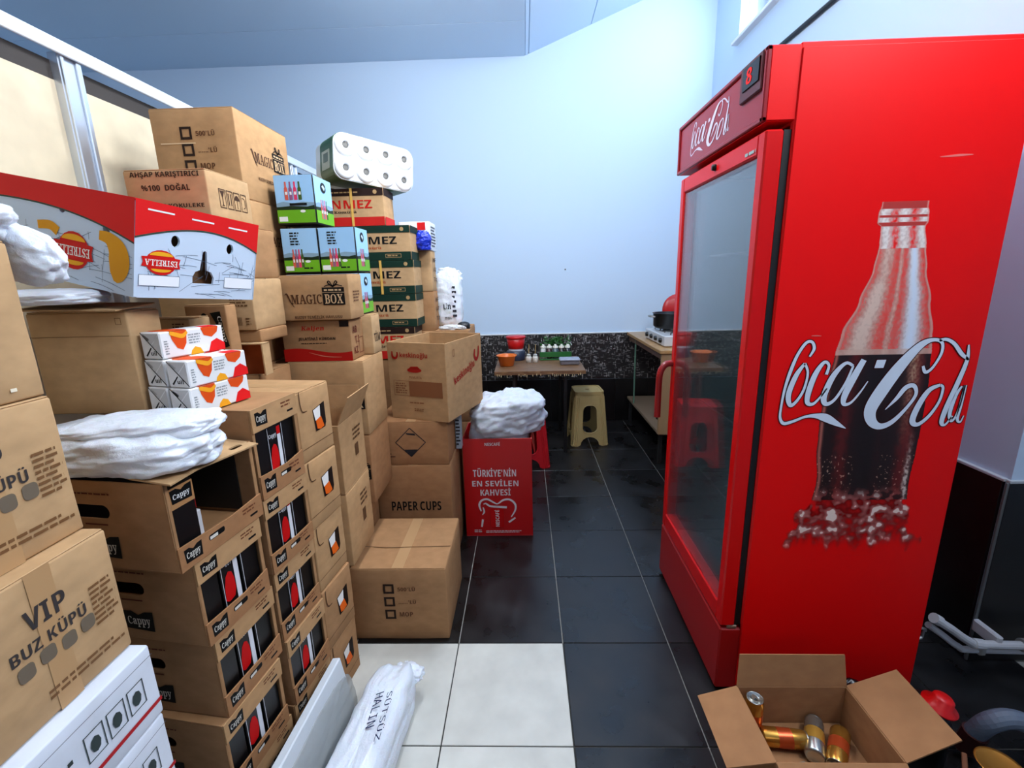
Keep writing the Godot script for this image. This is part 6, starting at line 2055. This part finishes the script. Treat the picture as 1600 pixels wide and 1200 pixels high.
	logo(o, sf, 0.0028, 0.0008, Color(0.22, 0.02, 0.03), "logo_outline")
	logo(o, sf, 0.0, 0.0014, Color(0.82, 0.86, 0.92), "logo_lettering")
	var sc := begin()
	ink_ribbon(sc, sf, [Vector3(0.42, 1.845, 0.002), Vector3(0.47, 1.848, 0.006), Vector3(0.51, 1.849, 0.002)])
	ink_ribbon(sc, sf, [Vector3(0.125, 1.345, 0.002), Vector3(0.14, 1.345, 0.004), Vector3(0.155, 1.344, 0.002)])
	commit_print("scuff", sc, Color(0.88, 0.42, 0.40), o)

# ------------------------------------------------------------------ open carton of cans in front of the cooler
func open_can_box() -> void:
	var o := open_carton("open_carton", "open brown carton of golden cans in front of the red cooler", Vector3(0.80, 0.0, -1.075), Vector3(0.335, 0.30, 0.235), 0.0, 3, [[0, 118.0, 0.12], [1, 62.0, 0.15], [2, 12.0, 0.10], [3, 105.0, 0.125]])
	part("inner_card", box_mesh(Vector3(0.322, 0.004, 0.222), 0.0, Vector3(0, 0.163, 0)), card(3), o)
	part("loose_sheet", box_mesh(Vector3(0.12, 0.002, 0.09), 0.0, Vector3(-0.07, 0.169, 0.05)), mat(Color(0.50, 0.44, 0.36), 0.8), o, Vector3.ZERO, Vector3(0, 12, 3))
	var gold := mat(Color(0.80, 0.58, 0.25), 0.25, 0.85)
	var silver := mat(Color(0.72, 0.72, 0.70), 0.25, 0.9)
	var prof: Array = [Vector2(0.0, 0.004), Vector2(0.018, 0.002), Vector2(0.022, 0.0), Vector2(0.0262, 0.008), Vector2(0.0262, 0.115), Vector2(0.0225, 0.126)]
	var lab: Array = ["golden drink can standing upright in the carton's back left corner", "golden can lying in the open carton, leftmost of the lying ones", "golden and silver can lying in the middle of the open carton", "golden can lying slanted on the right in the open carton"]
	var pos: Array = [Vector3(0.674, 0.1655, -1.155), Vector3(0.745, 0.1925, -1.115), Vector3(0.836, 0.1925, -1.112), Vector3(0.888, 0.193, -1.085)]
	var rot: Array = [Vector3.ZERO, Vector3(90, 84, 0), Vector3(90, 150, 0), Vector3(90, -38, 0)]
	for i in 4:
		var c := thing("drink_can", lab[i], "can", pos[i], 0.0, "golden cans in the open carton")
		c.rotation_degrees = rot[i]
		var off := Vector3(0, 0.0 if i == 0 else -0.063, 0)
		part("body", lathe(prof, 28), gold if i != 2 else silver, c, off)
		part("lid", lathe([Vector2(0.0225, 0.126), Vector2(0.0235, 0.129), Vector2(0.0215, 0.129), Vector2(0.020, 0.124), Vector2(0.0, 0.124)], 28), silver, c, off)
		part("pull_tab", plate_mesh(ellipse(0, 0, 0.009, 0.013, 14), [ellipse(0, -0.005, 0.005, 0.005, 10)], 0.0015), silver, c, off + Vector3(0, 0.1265, 0), Vector3(-90, 0, 0))
		part("label_band", lathe([Vector2(0.0265, 0.045), Vector2(0.0266, 0.085)], 28), mat(Color(0.75, 0.30, 0.14) if i != 2 else Color(0.80, 0.60, 0.25), 0.3, 0.6), c, off)

# ------------------------------------------------------------------ clutter at the right edge
func right_corner() -> void:
	var white := mat(Color(0.74, 0.74, 0.75), 0.45)
	var p := thing("water_pipe", "upper white pipe bending along the dark tiled pier", "pipe", Vector3(0, 0, 0), 0.0, "white pipes on the pier")
	part("pipe", tube_mesh(smooth_path([Vector3(1.50, 0.275, -1.50), Vector3(1.56, 0.235, -1.50), Vector3(1.64, 0.178, -1.50), Vector3(1.70, 0.165, -1.50), Vector3(2.1, 0.155, -1.50)], 5), 0.015, 12), white, p)
	part("joint", tube_mesh([Vector3(1.655, 0.170, -1.50), Vector3(1.69, 0.165, -1.50)], 0.019, 12), white, p)
	part("end_cap", tube_mesh([Vector3(1.49, 0.282, -1.50), Vector3(1.515, 0.267, -1.50)], 0.019, 12), white, p)
	part("clip", box_mesh(Vector3(0.022, 0.05, 0.102), 0.005, Vector3(1.745, 0.175, -1.544)), white, p)
	part("coupling", tube_mesh([Vector3(1.83, 0.162, -1.50), Vector3(1.90, 0.160, -1.50)], 0.024, 12), mat(Color(0.5, 0.5, 0.5), 0.4), p)
	var p2 := thing("water_pipe", "lower thinner white pipe with a valve under the first", "pipe", Vector3(0, 0, 0), 0.0, "white pipes on the pier")
	part("pipe", tube_mesh(smooth_path([Vector3(1.49, 0.240, -1.515), Vector3(1.55, 0.195, -1.515), Vector3(1.62, 0.142, -1.515), Vector3(1.68, 0.128, -1.515), Vector3(2.1, 0.118, -1.515)], 5), 0.012, 12), white, p2)
	part("valve", box_mesh(Vector3(0.028, 0.038, 0.03), 0.007, Vector3(1.70, 0.130, -1.513)), mat(Color(0.68, 0.68, 0.66), 0.35, 0.4), p2)
	var hk := thing("bracket", "small pale metal bracket low beside the cooler's right edge", "bracket", Vector3(1.455, 0.17, -1.52))
	var hs := begin()
	add_tube(hs, smooth_path([Vector3(-0.012, 0.05, 0), Vector3(0.03, 0.048, 0), Vector3(0.034, 0.036, 0)], 4), 0.005, 8)
	add_tube(hs, smooth_path([Vector3(-0.028, 0.016, 0), Vector3(-0.01, 0.0, 0), Vector3(0.026, 0.008, 0)], 4), 0.006, 8)
	add_tube(hs, [Vector3(0.03, 0.048, 0), Vector3(0.028, 0.008, 0)], 0.004, 6)
	part("bracket", hs.commit(), mat(Color(0.62, 0.62, 0.62), 0.35, 0.5), hk)
	var jug := thing("plastic_jug", "black plastic jug with a bright red cap right of the can carton", "jug", Vector3(1.235, 0.0, -1.225))
	part("jug", lathe([Vector2(0.0, 0.0), Vector2(0.072, 0.0), Vector2(0.08, 0.02), Vector2(0.08, 0.16), Vector2(0.05, 0.205), Vector2(0.04, 0.21), Vector2(0.0, 0.21)], 24), mat(Color(0.02, 0.02, 0.022), 0.35), jug)
	part("red_cap", lathe([Vector2(0.036, 0.205), Vector2(0.046, 0.211), Vector2(0.047, 0.217), Vector2(0.030, 0.222), Vector2(0.027, 0.245), Vector2(0.022, 0.250), Vector2(0.0, 0.251)], 28), mat(Color(0.80, 0.04, 0.04), 0.35), jug, Vector3(-0.015, 0.012, 0.005), Vector3(6, 0, -12))
	var bag := thing("bin_bag", "black bin bag slumped on the floor behind the can carton", "bag", Vector3(1.08, 0.0, -1.345))
	part("bag", sack_mesh(Vector3(0.22, 0.15, 0.13), 61, 0.03, 2.5, 2.2, 0.75, 0.25), mat(Color(0.015, 0.015, 0.017), 0.3), bag)
	var el := thing("drain_pipe", "grey bent drain hose lying at the right edge", "pipe", Vector3(1.40, 0.0, -1.19))
	part("hose", tube_mesh(smooth_path([Vector3(0.005, 0.10, -0.02), Vector3(0.02, 0.165, 0.0), Vector3(0.07, 0.19, 0.01), Vector3(0.14, 0.165, 0.02), Vector3(0.24, 0.10, 0.04), Vector3(0.34, 0.035, 0.06)], 5), 0.028, 14), mat(Color(0.38, 0.42, 0.48), 0.4), el)
	part("collar", tube_mesh([Vector3(0.0, 0.03, -0.03), Vector3(0.006, 0.105, -0.018)], 0.033, 14), mat(Color(0.25, 0.10, 0.09), 0.4), el)
	var rag := thing("black_tray", "shallow black tray on the floor under the grey hose", "tray", Vector3(1.40, 0.0, -1.00))
	part("tray", sack_mesh(Vector3(0.28, 0.14, 0.14), 77, 0.02, 3.2, 1.8, 0.8, 0.15), mat(Color(0.02, 0.02, 0.02), 0.4), rag)
	var dish := thing("metal_dish", "small brass coloured dish at the lower right corner", "dish", Vector3(1.325, 0.142, -1.06))
	part("dish", lathe([Vector2(0.0, 0.0), Vector2(0.03, 0.0), Vector2(0.052, 0.02), Vector2(0.055, 0.024), Vector2(0.048, 0.022), Vector2(0.0, 0.008)], 26), mat(Color(0.72, 0.48, 0.18), 0.3, 0.7), dish)
	var board := thing("wooden_slat", "thin brown wooden slat leaning beside the brass coloured dish", "slat", Vector3(1.215, 0.0, -1.0), -40.0)
	part("slat", box_mesh(Vector3(0.012, 0.20, 0.13), 0.002, Vector3(0, 0.1, 0)), mat(Color(0.42, 0.25, 0.14), 0.7), board, Vector3.ZERO, Vector3(0, 0, 10))

# ------------------------------------------------------------------ packages on the pale tiles
func floor_goods() -> void:
	var pn := thing("foam_panel", "white foam panel in clear wrap standing on edge against the trays", "panel", Vector3(-0.66, 0.0, -1.04), -3.0)
	part("panel", box_mesh(Vector3(0.03, 0.255, 0.62), 0.004, Vector3(0, 0.1275, 0)), mat(Color(0.80, 0.82, 0.84), 0.4), pn, Vector3.ZERO, Vector3(0, 0, 9))
	var wm := StandardMaterial3D.new()
	wm.transparency = BaseMaterial3D.TRANSPARENCY_ALPHA
	wm.albedo_color = Color(0.66, 0.67, 0.66, 0.5)
	wm.roughness = 0.4
	part("wrap", sack_mesh(Vector3(0.052, 0.215, 0.68), 81, 0.008, 4.0, 1.6, 0.95, 0.05), wm, pn, Vector3(0.0, 0.0, 0.0), Vector3(0, 0, 9))
	var v := thing("plastic_package", "long white plastic package with blue handwriting on the pale tiles", "bag", Vector3(-0.525, 0.0, -1.12), -5.0)
	part("bag", sack_mesh(Vector3(0.165, 0.175, 0.66), 85, 0.014, 4.2, 1.5, 0.92, 0.07), plastic(), v)
	part("torn_end", sack_mesh(Vector3(0.12, 0.05, 0.08), 86, 0.02, 2.4, 2.6, 0.6, 0.3), plastic(), v, Vector3(0.03, 0.08, -0.32))
	var hf := Transform3D(Basis(Vector3(0.12, 0, 0.99).normalized(), Vector3(0.93, 0.36, -0.11).normalized(), Vector3(-0.36, 0.93, 0.05).normalized()), Vector3(0.0, 0.1795, -0.19))
	var w := begin()
	ink_text(w, hf, "HALIN", 0.03, -0.020, 0.030, 0.125, mono)
	ink_text(w, hf, "SÜTSÜZ", 0.04, 0.026, 0.024, 0.17, mono)
	commit_print("handwriting", w, Color(0.08, 0.13, 0.30), v)
